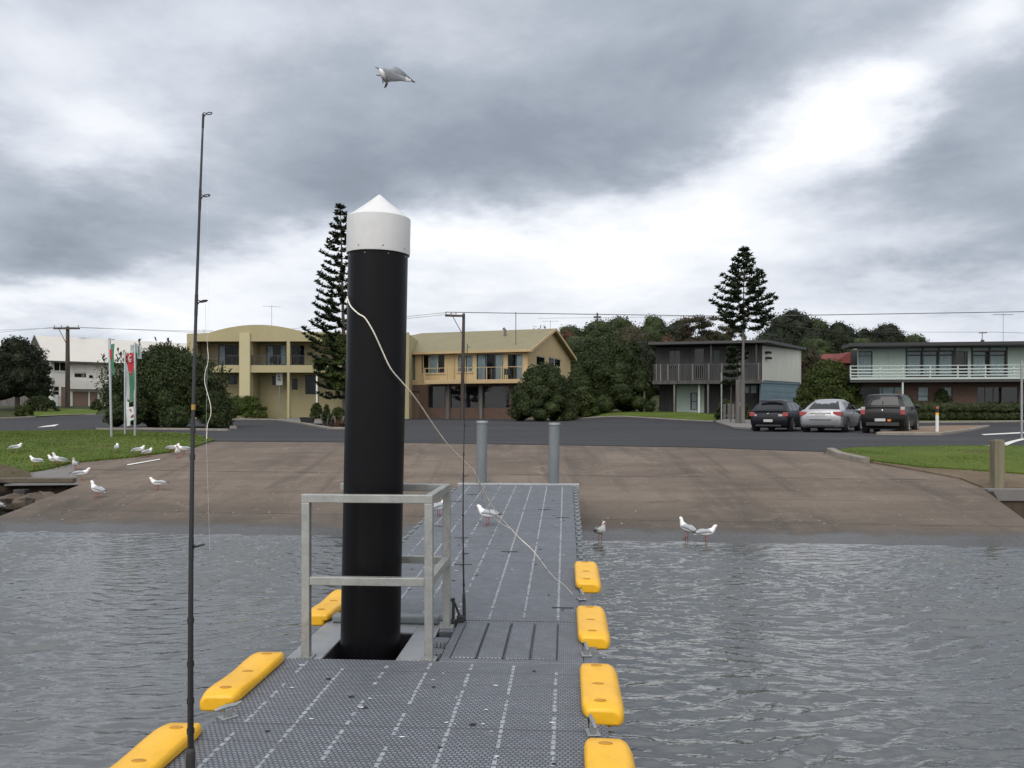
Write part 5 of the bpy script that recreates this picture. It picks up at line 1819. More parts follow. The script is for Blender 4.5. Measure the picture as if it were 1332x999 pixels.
# ---- red roofed house behind
Rr = House('red_roof_house', 'red tiled roof showing between the timber house and the green house', 'house', 1062, 80.0, 0.0)
zR0, zR1 = Rr.front(1090, 473)[1], Rr.front(1090, 457)[1]
MB().box(0, 8, .4, 7, -1, zR0 + .1).build('wall', MAT['brick_red'], Rr.root)
mb = MB()
x0, x1, xa, xb = -.5, 8.5, 2.2, 5.5
vs = [(x0, -.2, zR0), (x1, -.2, zR0), (x1, 7.6, zR0), (x0, 7.6, zR0), (xa, 3.7, zR1), (xb, 3.7, zR1)]
mb.add(vs, [(0, 1, 5, 4), (1, 2, 5), (2, 3, 4, 5), (3, 0, 4), (3, 2, 1, 0)])
mb.add([(1.2, -.9, zR0), (4.6, -.9, zR0), (2.9, -.9, zR1 - .1), (2.9, 3.7, zR1 - .1), (1.2, 3, zR0), (4.6, 3, zR0)], [(0, 1, 2), (0, 2, 3, 4), (1, 5, 3, 2)])
mb.build('roof', MAT['roof_red'], Rr.root)

# ---- white house at the left
A = House('white_house', 'white two storey house with pale gable roof and brown garage doors', 'house', 66.5, 80.0, R(42))
aez = A.front(68, 466)[1]
LA, WA = 16.0, 8.6
ril = aez + 2.45
def af(x0, y0, x1, y1): return A.fr(x0, y0, x1, y1)
uo = [af(70, 469.5, 86.5, 483), af(97, 485.5, 112, 491), af(116, 488, 121, 492), af(69.8, 502.5, 77.5, 515)]
gar = [af(79.5, 503.5, 86, 536), af(94.5, 509, 115, 536), af(117, 509.5, 127, 536)]
gar = [(a, b, -.5, d) for a, b, c, d in gar]
wall(A, MAT['white_clad'], FRONT(0), 0, LA, -.5, aez, .2, uo + gar)
window(A, FRONT(0), uo[0], 'frame_white', (.48,), sill='white_paint'); window(A, FRONT(0), uo[1], 'frame_dark', (.3, .6), curtains=((.62, .9),)); window(A, FRONT(0), uo[2], 'frame_dark', ())
window(A, FRONT(0), uo[3], 'frame_white', (), trans=(.5,), sill='white_paint')
for q in gar: MB().box(q[0], q[1], .08, .14, -.5, q[3]).build('garage_door', MAT['brown_panel'], A.root)
wall(A, MAT['white_clad'], SIDE_L(0), .202, WA, -.5, aez, .2)
MB().prism([(0, aez + .001), (WA, aez + .001), (WA / 2, ril - .1)], .0, .2, 'yz').build('gable', MAT['white_clad'], A.root)
MB().box(.2, LA, WA - .2, WA, -.5, aez).build('back_wall', MAT['white_clad'], A.root); MB().box(LA - .2, LA, .2, WA - .201, -.5, aez).build('side_wall', MAT['white_clad'], A.root)
q = af(95, 468, 112.5, 484.5); MB().box(q[0], q[1], -.06, -.002, q[2], q[3]).build('wall_panel', MAT['white_roof'], A.root)
q = af(88, 494, 130, 507); MB().box(q[0], LA - .5, -.5, -.002, q[3] - .9, q[3] - .05).build('balcony_front', MAT['white_clad'], A.root)
for ya, yb in ((-.5, WA / 2), (WA + .5, WA / 2)):
    dz_ = (ril - aez) * .5 / (WA / 2)
    tri = [(-.5, ya, aez - dz_ + .02), (LA + .5, ya, aez - dz_ + .02), (LA + .5, yb, ril + .02), (-.5, yb, ril + .02)]
    mb = MB(); mb.add(tri + [(a, b, c - .1) for a, b, c in tri], [(0, 1, 2, 3), (7, 6, 5, 4), (0, 4, 5, 1), (1, 5, 6, 2), (2, 6, 7, 3), (3, 7, 4, 0)])
    mb.build('roof', MAT['white_roof'], A.root)
    MB().prism([(ya, aez - dz_ - .22), (yb, ril - .22), (yb, ril + .05), (ya, aez - dz_ + .05)], -.56, -.502, 'yz').build('barge_board', MAT['roof_dark'], A.root)
MB().box(-.5, LA + .5, -.62, -.502, aez - .42, aez - .26).build('gutter', MAT['roof_dark'], A.root)
antenna(A, A.inv @ (at(112, 449, 86) - A.o) + Vector((0, 0, -.3)), 1.1, .5)
MB().box(.05, .5, -.35, -.005, 0, 1.1).build('meter_box', MAT['white_paint'], A.root)

# ------------------------------------------------------------------ foliage
MAT['leaf_dark'] = leafmat('leaf_dark_green', (.033, .047, .014), .6)
MAT['leaf_mid'] = leafmat('leaf_mid_green', (.044, .062, .013), .6)
MAT['leaf_bright'] = leafmat('leaf_bright_green', (.058, .085, .016), .6)
MAT['leaf_olive'] = leafmat('leaf_olive', (.050, .060, .020), .6)
MAT['leaf_deep'] = leafmat('leaf_deep_green', (.014, .020, .008), .6)
MAT['leaf_rust'] = leafmat('leaf_rust', (.075, .036, .02), .5)
MAT['leaf_brown'] = leafmat('leaf_brown_green', (.052, .046, .024), .5)
MAT['leaf_hedge'] = leafmat('leaf_hedge', (.040, .052, .018), .5)
MAT['pine'] = leafmat('pine_needles', (.022, .034, .014), .5)


def leaf_mesh(name, lobes, n, size, mat, seed=0, up=.0, spike=0.0, inner=.72, aspect=.5, core=.74, noise_amp=.16, bottom=None):
    """many small leaves through the outer volume of overlapping lobes, round a leafy core"""
    rg = np.random.default_rng(seed)
    L = np.array([(*c, *r_) for c, r_ in lobes], float)
    wts = (L[:, 3] * L[:, 4] + L[:, 4] * L[:, 5] + L[:, 3] * L[:, 5]); wts /= wts.sum()
    idx = rg.choice(len(L), n, p=wts)
    d = rg.normal(size=(n, 3)); d /= np.linalg.norm(d, axis=1)[:, None]
    low = d[:, 2] < -.35
    d[low, 2] *= -.6
    rad = inner + (1.16 - inner) * rg.random(n) ** .8
    # lumpy outline
    ph = rg.uniform(0, 6.28, (6, 1)); kv = rg.normal(size=(6, 3)) * 3.2
    lump = np.zeros(n)
    for k in range(6): lump += np.sin(d @ kv[k] + ph[k] + idx * 1.7)
    rad *= 1 + noise_amp * lump / 2.4
    P = L[idx, :3] + d * L[idx, 3:] * rad[:, None]
    if bottom is not None:
        P[:, 2] = np.maximum(P[:, 2], bottom + rg.random(n) * .15)
    nrm = d * .9 + rg.normal(size=(n, 3)) * .75; nrm[:, 2] += .25
    nrm /= np.linalg.norm(nrm, axis=1)[:, None]
    t = rg.normal(size=(n, 3)) + d * spike; t[:, 2] += up
    t -= nrm * (t * nrm).sum(1)[:, None]; t /= np.linalg.norm(t, axis=1)[:, None]
    b = np.cross(nrm, t)
    s = size * rg.uniform(.55, 1.35, n)[:, None]
    w = s * aspect * .5
    verts = np.stack([P - t * s * .5, P + b * w - t * s * .05, P + t * s * .5, P - b * w - t * s * .05], 1).reshape(-1, 3)
    me = bpy.data.meshes.new(name)
    fc = np.arange(4 * n).reshape(-1, 4)
    cv, cf_ = [], []
    if core:
        mb = MB()
        for (c, r_) in lobes:
            mb.ellipsoid(c, [q * core for q in r_], 12, 8, .07)
        cv, cf_ = mb.v, mb.f
        if bottom is not None: cv = [(x, y, max(z, bottom)) for x, y, z in cv]
    nv = len(verts)
    allv = np.concatenate([verts, np.array(cv, float).reshape(-1, 3)]) if len(cv) else verts
    me.from_pydata(allv.tolist(), [], fc.tolist() + [tuple(nv + i for i in f) for f in cf_])
    me.materials.append(MAT[mat]); me.update()
    o = bpy.data.objects.new(name, me); COL.objects.link(o)
    return o


def lobes_dome(w, d, hgt, n, seed, r0=.34, rmin=.2, rmax=.36):
    """main mass plus n clumps over a dome of full width w, depth d, height hgt, leafy down to its foot"""
    rg = random.Random(seed)
    out = [((0, 0, hgt * .42), (w * r0, d * r0, hgt * .45))]
    for i in range(n):
        a = 2.399 * i + rg.uniform(-.4, .4); e = ((i + .5) / n) ** 1.15
        ce = math.cos(e * PI / 2) ** .62
        r_ = rg.uniform(rmin, rmax) * min(w, hgt) * .5
        x = (w / 2 - r_ * .9) * ce * math.cos(a); y = (d / 2 - r_ * .9) * ce * math.sin(a)
        z = r_ * .55 + (hgt - r_ * 1.35) * e * rg.uniform(.92, 1.03)
        out.append(((x, y, z), (r_, r_, r_ * .85)))
    return out


def plant(name, label, cat, loc, lobes, n, size, mat, group=None, stem=None, seed=0, **kw):
    t = thing(name, label, cat, loc, 0, group)
    o = leaf_mesh('foliage' if stem is None else 'crown', lobes, n, size, mat, seed, **kw); o.parent = t
    mb = MB()
    if stem is None:
        for i in range(5):
            a = i * 1.3; mb.tube([(.15 * math.cos(a), .15 * math.sin(a), -.15), (.4 * math.cos(a), .4 * math.sin(a), .6)], [.05, .03], 6)
        mb.build('stem', MAT['bark'], t)
    else:
        r_, hh = stem
        mb.tube([(0, 0, -.3), (.05, 0, hh * .4), (0, .05, hh)], [r_ * 1.25, r_, r_ * .7], 10)
        for i in range(6):
            a = i * 1.1; mb.tube([(0, .03, hh * .75), (math.cos(a) * hh * .35, math.sin(a) * hh * .35, hh * 1.25)], [r_ * .5, r_ * .2], 6)
        mb.build('trunk', MAT['bark'], t, smooth='all')
    return t


def size_at(Y): return Y / F

# big conifer-like bush behind the banners
p = gp(205, 558); s = size_at(p.y)
W_, H_ = 172 * s, 120 * s
rg = random.Random(4)
lb = [((c[0], c[1], c[2]), r_) for c, r_ in lobes_dome(W_, W_ * .75, H_ * .97, 60, 4, r0=.40, rmin=.24, rmax=.36)]
lb = [((c[0], c[1], c[2] * (1 - .16 * clamp(c[0] / (W_ / 2)))), r_) for c, r_ in lb]
bush = plant('conifer_bush', 'large dark green spiky bush behind the banner poles', 'bush', (p.x, p.y + 1.2, p.z), lb, 66000, .17, 'leaf_dark', None, seed=11, up=1.0, spike=1.0, aspect=.36, core=.84, inner=.78, noise_amp=.14, bottom=.05)
# wispy shoots on its top
mb = MB()
for i in range(46):
    x = rg.uniform(-.47, .47) * W_; y = rg.uniform(-.3, .3) * W_
    z0 = H_ * (.92 - .30 * (x / (W_ / 2)) ** 2 - (.10 if x > W_ * .12 else 0)) * .9
    l = rg.uniform(.25, .75)
    dx = x / W_ * .9 + rg.uniform(-.2, .2)
    q = Vector((x, y, z0)); e = q + Vector((dx * l, rg.uniform(-.1, .1), l * .9))
    mb.tube([q, e], [.02, .004], 4)
    for k in range(16):
        c = q.lerp(e, rg.uniform(.15, 1)); a = rg.uniform(0, 6.28)
        d_ = Vector((math.cos(a) * .12, math.sin(a) * .12, .15)); sd = Vector((-math.sin(a), math.cos(a), 0)) * .03
        mb.add([c, c + d_ * .5 + sd, c + d_, c + d_ * .5 - sd], [(0, 1, 2, 3)])
sh_ = mb.build('shoot', MAT['leaf_mid'], None, fixn=False)
fo_ = [c for c in bush.children if c.name.startswith('foliage')][0]
bm = bmesh.new(); bm.from_mesh(fo_.data); bm.from_mesh(sh_.data); bm.to_mesh(fo_.data); bm.free()
bpy.data.objects.remove(sh_)

# dark round tree far left
p = gp(20, 541); s = size_at(72)
pp = Vector(((22 - CX) * s, 72, h((22 - CX) * s, 72)))
plant('round_tree', 'dense dark round tree in front of the white house', 'tree', pp, [((c[0], c[1], c[2] + .9), r_) for c, r_ in lobes_dome(84 * s, 70 * s, 82 * s, 26, 5, r0=.40, rmin=.3, rmax=.5)], 26000, .24, 'leaf_deep', None, (.18, 2.2), seed=12, core=.84)

# shrubs and hedges: label, px centre, base py, width px, height px, extra depth, material
def shrub(name, label, cat, px, py, wpx, hpx, mat, n, seed, size=.16, dy=0.0, group=None, depth=.8, Y=None, **kw):
    p = gp(px, py) if Y is None else Vector(((px - CX) * Y / F, Y, 0)); s = size_at(p.y); n = int(n * 1.7); size *= .85; dy = dy if Y is None else 0
    return plant(name, label, cat, (p.x, p.y + dy, h(p.x, p.y + dy)), lobes_dome(wpx * s, wpx * s * depth, hpx * s, kw.pop('lob', 20), seed, rmin=kw.pop('rmin', .22), rmax=kw.pop('rmax', .36)), n, size, mat, group, seed=seed, bottom=.02, **kw)


shrub('shrub', 'wide bright green shrub left of the white sign post by the olive apartments', 'shrub', 316, 545.5, 62, 34, 'leaf_bright', 7000, 21, .16, .5, spike=.8, up=.8, aspect=.35)
shrub('shrub', 'small brownish shrub just right of the wide green shrub', 'shrub', 349, 544, 24, 22, 'leaf_brown', 2000, 22, .14, 1)
shrub('shrub', 'low light green ground cover right of the white sign post', 'shrub', 385, 544.5, 40, 13, 'leaf_bright', 3000, 23, .14, .8)
shrub('shrub', 'dark upright shrub behind the light green ground cover', 'shrub', 377, 543.5, 20, 26, 'leaf_dark', 1800, 24, .14, 2.5)
shrub('shrub', 'rounded green shrub above the black planter box', 'shrub', 408, 546.5, 20, 24, 'leaf_mid', 2200, 25, .13, 1)
shrub('shrub', 'narrow clipped dark green shrub right of the black planter box', 'shrub', 423, 553, 13, 27, 'leaf_dark', 2200, 26, .10, .3)
shrub('shrub', 'loose green shrub at the foot of the tall pine', 'shrub', 437, 553, 26, 24, 'leaf_mid', 2600, 27, .13, .8)
shrub('shrub', 'low reddish brown shrub at the kerb by the black pile', 'shrub', 441, 557, 26, 11, 'leaf_rust', 1500, 28, .10, .3)
shrub('round_bush', 'big rounded grey green bush in front of the yellow house corner', 'bush', 706, 543.5, 88, 78, 'leaf_dark', 26000, 31, .17, Y=57, lob=46, rmin=.24, rmax=.34, core=.84)
shrub('round_bush', 'tall spreading green bush between the yellow house and the timber house', 'bush', 792, 541, 122, 102, 'leaf_dark', 30000, 32, .2, Y=62, lob=48, spike=.8, up=.5, core=.84)
shrub('round_bush', 'low leafy bush at the foot of the tall spreading green bush', 'bush', 755, 543, 50, 40, 'leaf_mid', 6000, 33, .18, Y=58.5, spike=.8, up=.5)
shrub('shrub', 'dark narrow shrub against the left end of the timber house', 'shrub', 822, 538, 46, 96, 'leaf_dark', 9000, 34, .22, Y=64, lob=24)
shrub('shrub', 'ragged green shrub behind the grey pine trunk', 'shrub', 955, 549, 30, 28, 'leaf_olive', 3500, 35, .13, 2.0, spike=.8, up=.6)
shrub('shrub', 'dark clipped shrub between the pine trunk and the navy hatchback', 'shrub', 980, 549, 22, 20, 'leaf_dark', 2600, 38, .12, 2.0)
shrub('round_bush', 'big light green bush between the blue wall and the green house', 'bush', 1078, 547, 86, 76, 'leaf_mid', 20000, 36, .19, Y=57, lob=36)
shrub('round_bush', 'rusty brown bush just left of the red tiled roof', 'bush', 1056, 545, 44, 88, 'leaf_brown', 8000, 37, .2, Y=72, lob=22)
shrub('shrub', 'rounded dark bush standing above the long hedge', 'shrub', 1258, 548, 28, 40, 'leaf_dark', 3500, 39, .14, 3.0)
shrub('shrub', 'small leafy bush above the left end of the long hedge', 'shrub', 1205, 548, 40, 32, 'leaf_mid', 3500, 40, .14, 3.0)
shrub('shrub', 'rounded clipped dark shrub on the corner below the round tree', 'shrub', 21, 543.5, 26, 17, 'leaf_mid', 2000, 41, .16, 1)
shrub('shrub', 'low dark hedge under the round tree at the left edge', 'hedge', 15, 541, 52, 24, 'leaf_dark', 4000, 42, .18, 4, depth=.3)
shrub('shrub', 'clipped square dark hedge beside the brown garage door', 'hedge', 118, 535, 16, 15, 'leaf_dark', 1400, 43, .16, 1)


def hedge(label, px0, px1, pyb, pyt, mat, n, seed, dy=.9):
    a, b = gp(px0, pyb), gp(px1, pyb)
    t = thing('hedge', label, 'hedge', ((a.x + b.x) / 2, (a.y + b.y) / 2 + dy, min(a.z, b.z)))
    L_ = (b - a).length; hh = (pyb - pyt) * size_at(a.y)
    rg = random.Random(seed); lb = []
    k = int(L_ / .55)
    for i in range(k):
        for z in (.3, .72):
            lb.append(((-L_ / 2 + L_ * (i + .5) / k + rg.uniform(-.1, .1), rg.uniform(-.1, .1), hh * z), (.5, .62, hh * .31 * rg.uniform(.9, 1.1))))
    o = leaf_mesh('foliage', lb, n, .11, mat, seed, core=.86, inner=.8, bottom=.02); o.parent = t
    mb = MB()
    for i in range(8): mb.tube([(-L_ / 2 + L_ * (i + .5) / 8, 0, -.1), (-L_ / 2 + L_ * (i + .5) / 8, 0, hh * .5)], .03, 6)
    mb.build('stem', MAT['bark'], t)


hedge('long clipped green hedge in front of the pale green house', 1182, 1410, 549, 524.5, 'leaf_hedge', 22000, 51)
hedge('short dark hedge between the parked cars and the green house', 1086, 1182, 549.5, 527, 'leaf_dark', 9000, 52, 3.0)

# hill trees: five kinds, copied
HT = {}
def hill_proto(kind):
    if kind == 'airy':
        rg = random.Random(91); lb = []
        for i in range(34):
            a = rg.uniform(0, 6.28); e = rg.uniform(.1, 1); q = rg.uniform(.3, 1)
            lb.append(((4.6 * q * math.cos(a) * math.cos(e * .9), 3.6 * q * math.sin(a) * math.cos(e * .9), 4.2 + 4.6 * e * q ** .3), (rg.uniform(.7, 1.2),) * 2 + (rg.uniform(.45, .75),)))
        return lb, 13000, .26, 'leaf_brown', (.28, 5.0), dict(core=0, inner=.2)
    if kind == 'dome': return lobes_dome(11, 9, 9.5, 30, 92, r0=.42, rmin=.25, rmax=.42), 11000, .34, 'leaf_deep', (.35, 3.0), dict(core=.84)
    if kind == 'round': return lobes_dome(8, 8, 9, 26, 93, r0=.42, rmin=.28, rmax=.45), 9000, .32, 'leaf_dark', (.3, 3.0), dict(core=.84)
    if kind == 'rust': return lobes_dome(8, 7, 6.5, 22, 94, r0=.42, rmin=.28, rmax=.45), 7000, .30, 'leaf_rust', (.25, 2.0), dict(core=.84)
    if kind == 'brown': return lobes_dome(8, 7, 8, 22, 95, r0=.42, rmin=.28, rmax=.45), 8000, .32, 'leaf_brown', (.25, 2.0), dict(core=.84)


DIM = {'airy': (10, 9.3), 'dome': (11, 9.5), 'round': (8, 9), 'rust': (8, 6.5), 'brown': (8, 8)}


def hill_tree(kind, px, top, wpx, Y, label, rot):
    X = (px - CX) * Y / F; z = h(X, Y)
    zt = CZ - (top - HY) * Y / F
    loc = (X, Y, z - .3)
    if kind not in HT:
        lb, n, size, mat, stem, kw = hill_proto(kind)
        HT[kind] = t = plant('hill_tree', label, 'tree', loc, lb, n, size, mat, 'trees on the rise behind the houses', stem, seed=hash(kind) % 97 if False else len(HT) + 60, **kw)
    else:
        t = copy_tree(HT[kind]); t['label'] = label; t.location = loc
    sx = wpx * Y / F / DIM[kind][0]; sz = (zt - z + .3) / DIM[kind][1]
    t.scale = (sx, sx, sz); t.rotation_euler = (0, 0, rot)
    return t


HTL = [('rust', 702, 424, 62, 100, 'reddish brown tree crown peeping over the middle of the yellow house roof', 0),
       ('rust', 738, 424, 44, 97, 'smaller rust coloured crown right behind the gable peak of the yellow house', 1.3),
       ('round', 778, 412, 66, 104, 'dark tree crown below the thin mast top right of the gable', .4),
       ('round', 752, 432, 70, 92, 'dark green tree directly behind the gable end of the yellow house', 2.0),
       ('brown', 822, 418, 60, 100, 'brownish tree in the middle of the dark wood behind the tall bush', .7),
       ('round', 850, 406, 56, 108, 'tallest dark tree in the wood left of the timber house', 2.9),
       ('dome', 830, 440, 90, 88, 'wide dark tree behind the left end of the timber house', 1.0),
       ('rust', 868, 434, 46, 96, 'small rust brown crown above the left end of the timber house roof', 2.2),
       ('round', 805, 408, 70, 109, 'dark crown between the thin mast and the tallest dark tree', 1.1),
       ('round', 742, 420, 66, 106, 'dark crown rising just right of the gable peak', 2.3),
       ('dome', 880, 414, 80, 112, 'broad dark tree far behind the loose see-through tree', .5),
       ('dome', 925, 428, 90, 106, 'dark mass of a tree low between the loose tree and the right pine', 1.6),
       ('airy', 905, 404, 78, 100, 'loose see-through brown tree above the timber house roof', .3),
       ('airy', 948, 418, 52, 98, 'thin airy tree left of the right pine trunk', 2.1),
       ('dome', 1028, 400, 108, 104, 'largest dark dome shaped tree right of the pine', .2),
       ('dome', 1000, 430, 90, 94, 'dark tree filling the space behind the pine trunk', 1.9),
       ('dome', 1092, 416, 66, 106, 'smaller dark dome next to the largest dome shaped tree', 2.6),
       ('round', 1062, 436, 70, 96, 'low dark tree behind the red tiled roof', 1.2),
       ('dome', 1152, 419, 90, 110, 'wide flat topped dark tree behind the left end of the green house', .9),
       ('round', 1122, 436, 56, 98, 'low dark tree at the left corner of the green house roof', 2.4),
       ('round', 1060, 411, 74, 109, 'dark crown filling the dip between the two dome shaped trees', 2.0),
       ('dome', 1122, 425, 62, 112, 'dark crown filling the dip left of the flat topped tree', .3),
       ('round', 1190, 432, 54, 108, 'lowest dark crown at the right end of the row of hill trees', 1.4),
       ('brown', 800, 446, 60, 86, 'brown green tree low behind the tall spreading bush', 1.7)]
for a in HTL: hill_tree(*a)


# ------------------------------------------------------------------ pines with whorled branches
def norfolk(label, px, py_base, py_top, Y, r_px, first_py, n_wh, seed, trunk_r, lean=0.0, trunk_mat='bark', prof=None, g0=.25, dens=1.0):
    s = Y / F
    X = (px - CX) * s; z0 = h(X, Y)
    top = CZ - (py_top - HY) * s - z0
    zf = CZ - (first_py - HY) * s - z0
    t = thing('norfolk_pine', label, 'pine tree', (X, Y, z0))
    rg = random.Random(seed)
    cx = lambda z: lean * z / top
    MB().tube([(cx(z), 0, z) for z in [-.3, .3, top * .2, top * .4, top * .6, top * .8, top]], [trunk_r * 1.25, trunk_r, trunk_r * .92, trunk_r * .6, trunk_r * .42, trunk_r * .25, .02], 12).build('trunk', MAT[trunk_mat], t, smooth='all')
    br = MB(); lf = MB()
    for w_ in range(n_wh):
        f = w_ / (n_wh - 1)
        z = zf + (top - .15 - zf) * f ** .92
        rad = r_px * s * prof(f)
        nb = rg.choice((5, 6, 6, 7)) if f < .9 else 4
        a0 = rg.uniform(0, 6.28)
        for k in range(nb):
            a = a0 + 2 * PI * k / nb + rg.uniform(-.2, .2)
            L_ = rad * rg.uniform(.72, 1.06)
            if rg.random() < .08: L_ *= .6
            up = .0 + .28 * f
            pts = []
            for q in range(7):
                g_ = q / 6
                zz = L_ * (up * g_ - .22 * math.sin(PI * g_ * .8) * (1 - f) + .16 * g_ ** 3)
                pts.append(Vector((cx(z) + math.cos(a) * L_ * g_, math.sin(a) * L_ * g_, z + zz)))
            br.tube(pts, [.045 * (1 - .75 * q / 6) * (.5 + .5 * (1 - f)) for q in range(7)], 5)
            nt = max(2, int(L_ / .30 * dens))
            for j in range(nt):
                g_ = min(.999, g0 + (1 - g0) * (j + .5 + rg.uniform(-.2, .5)) / nt)
                i0 = min(5, int(g_ * 6)); c = pts[i0].lerp(pts[i0 + 1], g_ * 6 - i0)
                # foliage fingers standing on the branch, fuller towards the tip
                for m in range(30):
                    ang = rg.uniform(0, 6.28); l = rg.uniform(.12, .27) * (.8 + .4 * g_)
                    d_ = Vector((math.cos(a) * .5 + math.cos(ang) * .75, math.sin(a) * .5 + math.sin(ang) * .75, rg.uniform(-.25, .8))).normalized() * l
                    sd = d_.cross(Vector((rg.uniform(-1, 1), rg.uniform(-1, 1), rg.uniform(-1, 1)))).normalized() * .042
                    st = c + Vector((rg.uniform(-.05, .05), rg.uniform(-.05, .05), rg.uniform(-.03, .05)))
                    lf.add([st - sd * .5, st + d_ * .5 + sd, st + d_, st + d_ * .5 - sd], [(0, 1, 2, 3)])
    # leader at the top
    for m in range(60):
        z = top - rg.random() * .7; ang = rg.uniform(0, 6.28)
        d_ = Vector((math.cos(ang) * .22, math.sin(ang) * .22, .22)); sd = Vector((-math.sin(ang), math.cos(ang), 0)) * .03
        st = Vector((cx(z), 0, z)); lf.add([st, st + d_ * .5 + sd, st + d_, st + d_ * .5 - sd], [(0, 1, 2, 3)])
    tw_ = [c for c in t.children if c.name.startswith('trunk')][0]
    bo = br.build('branches', MAT['bark'], None)
    bm = bmesh.new(); bm.from_mesh(tw_.data); bm.from_mesh(bo.data); bm.to_mesh(tw_.data); bm.free(); bpy.data.objects.remove(bo)
    lf.build('crown', MAT['pine'], t, fixn=False)
    return t


norfolk('tall narrow pine with whorled branches half hidden by the black pile', 449.5, 551, 268, 57, 48, 512, 25, 3, .21, -.35,
        prof=lambda f: (.70 + 1.4 * f if f < .22 else (.98 * (1 - (f - .22) / .78) ** .85 + .10)), dens=1.7)
pine_l = [o for o in bpy.data.objects if o.name.startswith('norfolk_pine')][0]
sP = 57 / F
lbp = []
rgp = random.Random(77)
for i in range(46):
    a = rgp.uniform(0, 6.28); py = rgp.uniform(436, 505); rr_ = 46 * sP * rgp.uniform(.25, .92) * (1 - .35 * abs(py - 475) / 35)
    z = CZ - (py - HY) * sP - pine_l.location.z
    lbp.append(((rr_ * math.cos(a) - .1, rr_ * math.sin(a), z), (rgp.uniform(.45, .8),) * 2 + (rgp.uniform(.22, .36),)))
lo_ = leaf_mesh('lower_crown', lbp, 15000, .17, 'leaf_mid', 78, core=.6, inner=.5, up=.5); lo_.parent = pine_l
norfolk('shorter open pine with a bare grey trunk in front of the timber house', 966, 553, 323, 46.5, 42, 424, 13, 8, .12, .08, 'polegrey',
        prof=lambda f: (.78 + 1.0 * f if f < .2 else 1.0 * (1 - (f - .2) / .8) ** .95 + .08), dens=1.5, g0=.30)
# young pine top in front of the timber house balcony
norfolk('small young pine against the dark balcony of the timber house', 950, 546, 453, 50, 14, 497, 6, 9, .04, .1,
        prof=lambda f: .9 - .6 * f, dens=.8)
pg = gp(962, 553)
t = thing('timber_pole', 'thick grey timber pole with a number tag beside the navy hatchback', 'pole', pg)
hp = (553 - 494) * pg.y / F
MB().lathe([(.26, -.3), (.25, .0), (.22, hp * .6), (.21, hp - .02), (.19, hp), (0, hp + .005)], 20).build('pole_shaft', MAT['polegrey'], t, smooth=True)
MB().box(-.09, .09, -.262, -.235, 1.05, 1.3).build('number_tag', MAT['galv'], t)


# ------------------------------------------------------------------ poles, wires, signs
def powerpole(label, px, pyb, pyt, Y, arm_px, rad, brace=True, lean=0.0, mat='pole', angle=0.0):
    s = Y / F; X = (px - CX) * s; z0 = h(X, Y); H_ = CZ - (pyt - HY) * s - z0
    t = thing('utility_pole', label, 'utility pole', (X, Y, z0))
    t.rotation_euler = (0, R(lean), 0)
    MB().tube([(0, 0, -.4), (0, 0, H_ * .5), (0, 0, H_)], [rad * 1.15, rad, rad * .8], 14).build('pole_shaft', MAT[mat], t, smooth=True)
    a0, a1 = arm_px[0] * s, arm_px[1] * s
    arm = MB().box(a0, a1, -.06 - rad, .06 - rad, H_ - .25, H_ - .10)
    if brace: arm.tube([(a0 * .6, -rad, H_ - .2), (0, -rad, H_ - 1.6)], .03, 6)
    a = arm.build('crossarm', MAT[mat], t)
    for f in (.04, .3, .55, .95):
        x = a0 + (a1 - a0) * f
        ins = MB().lathe([(.02, 0), (.025, .08), (.06, .09), (.045, .14), (.06, .16), (.03, .22), (0, .23)], 10).build('insulator', MAT['insulator'], t, smooth=True)
        ins.location = (x, -rad, H_ - .10)
    return Vector((X, Y, z0 + H_)), s


P2, s2 = powerpole('timber power pole with a one sided crossarm in front of the yellow house', 601, 545.5, 408, 60, (-24, 1.5), .13, lean=.9)
MB_ = MB()
# a second slim stay beside the pole
P1, s1 = powerpole('timber power pole with a level crossarm in front of the white house', 88, 534, 425, 76, (-17, 17), .19, lean=0)


def wire(label, pts, r_=.014, sag=0.0):
    P = []
    for a, b in zip(pts[:-1], pts[1:]):
        a, b = Vector(a), Vector(b)
        n = 16
        for i in range(n):
            f = i / n
            q = a.lerp(b, f); q.z -= sag * 4 * f * (1 - f); P.append(q)
    P.append(Vector(pts[-1]))
    return tag(MB().tube(P, r_, 5).build('power_line', MAT['wire'], smooth='all'), label, 'power line', 'overhead wires')


wire('thick upper wire running right from the power pole of the yellow house across the sky', [at(580, 406, 59.9), at(606, 406.5, 60), at(960, 411.5, 60), at(1420, 404, 58)], .028)
wire('thin upper wire from the left crossarm along the skyline to the middle power pole', [at(-40, 436, 80), at(74, 425.5, 76), at(330, 433, 72), at(580, 406.5, 60)], .014)
wire('thin lower wire from the left crossarm along the skyline to the middle power pole', [at(-40, 431, 80), at(102, 425.5, 76), at(330, 436, 72), at(590, 408, 60)], .014)
wire('faint wire sagging over the hill trees at the right', [at(700, 414, 86), at(905, 412, 84), at(1100, 432, 88), at(1295, 432, 62), at(1420, 436, 60)], .014)
wire('faint low wire hanging in front of the dark hill trees', [at(760, 424, 78), at(830, 436, 78), at(960, 408, 78)], .012)
fa = at(-60, 530, 88); fa.z = h(fa.x, 88)
t = thing('paling_fence', 'low brownish paling fence behind the round tree at the left edge', 'fence', fa)
mb = MB()
for i in range(46):
    mb.box(i * .26, i * .26 + .24, -.02, .02, -.2, 1.5 + .05 * (i % 3))
mb.build('paling', MAT['polegrey'], t)
MB().box(0, 12, .021, .07, .9, 1.0).build('fence_rail', MAT['polegrey'], t)
for i, (px, top, w_) in enumerate(((-30, 470, 90), (30, 486, 60))):
    hill_tree('round', px, top, w_, 100, ('dark tree far behind the paling fence at the left edge', 'smaller dark tree far behind the round tree')[i], i)
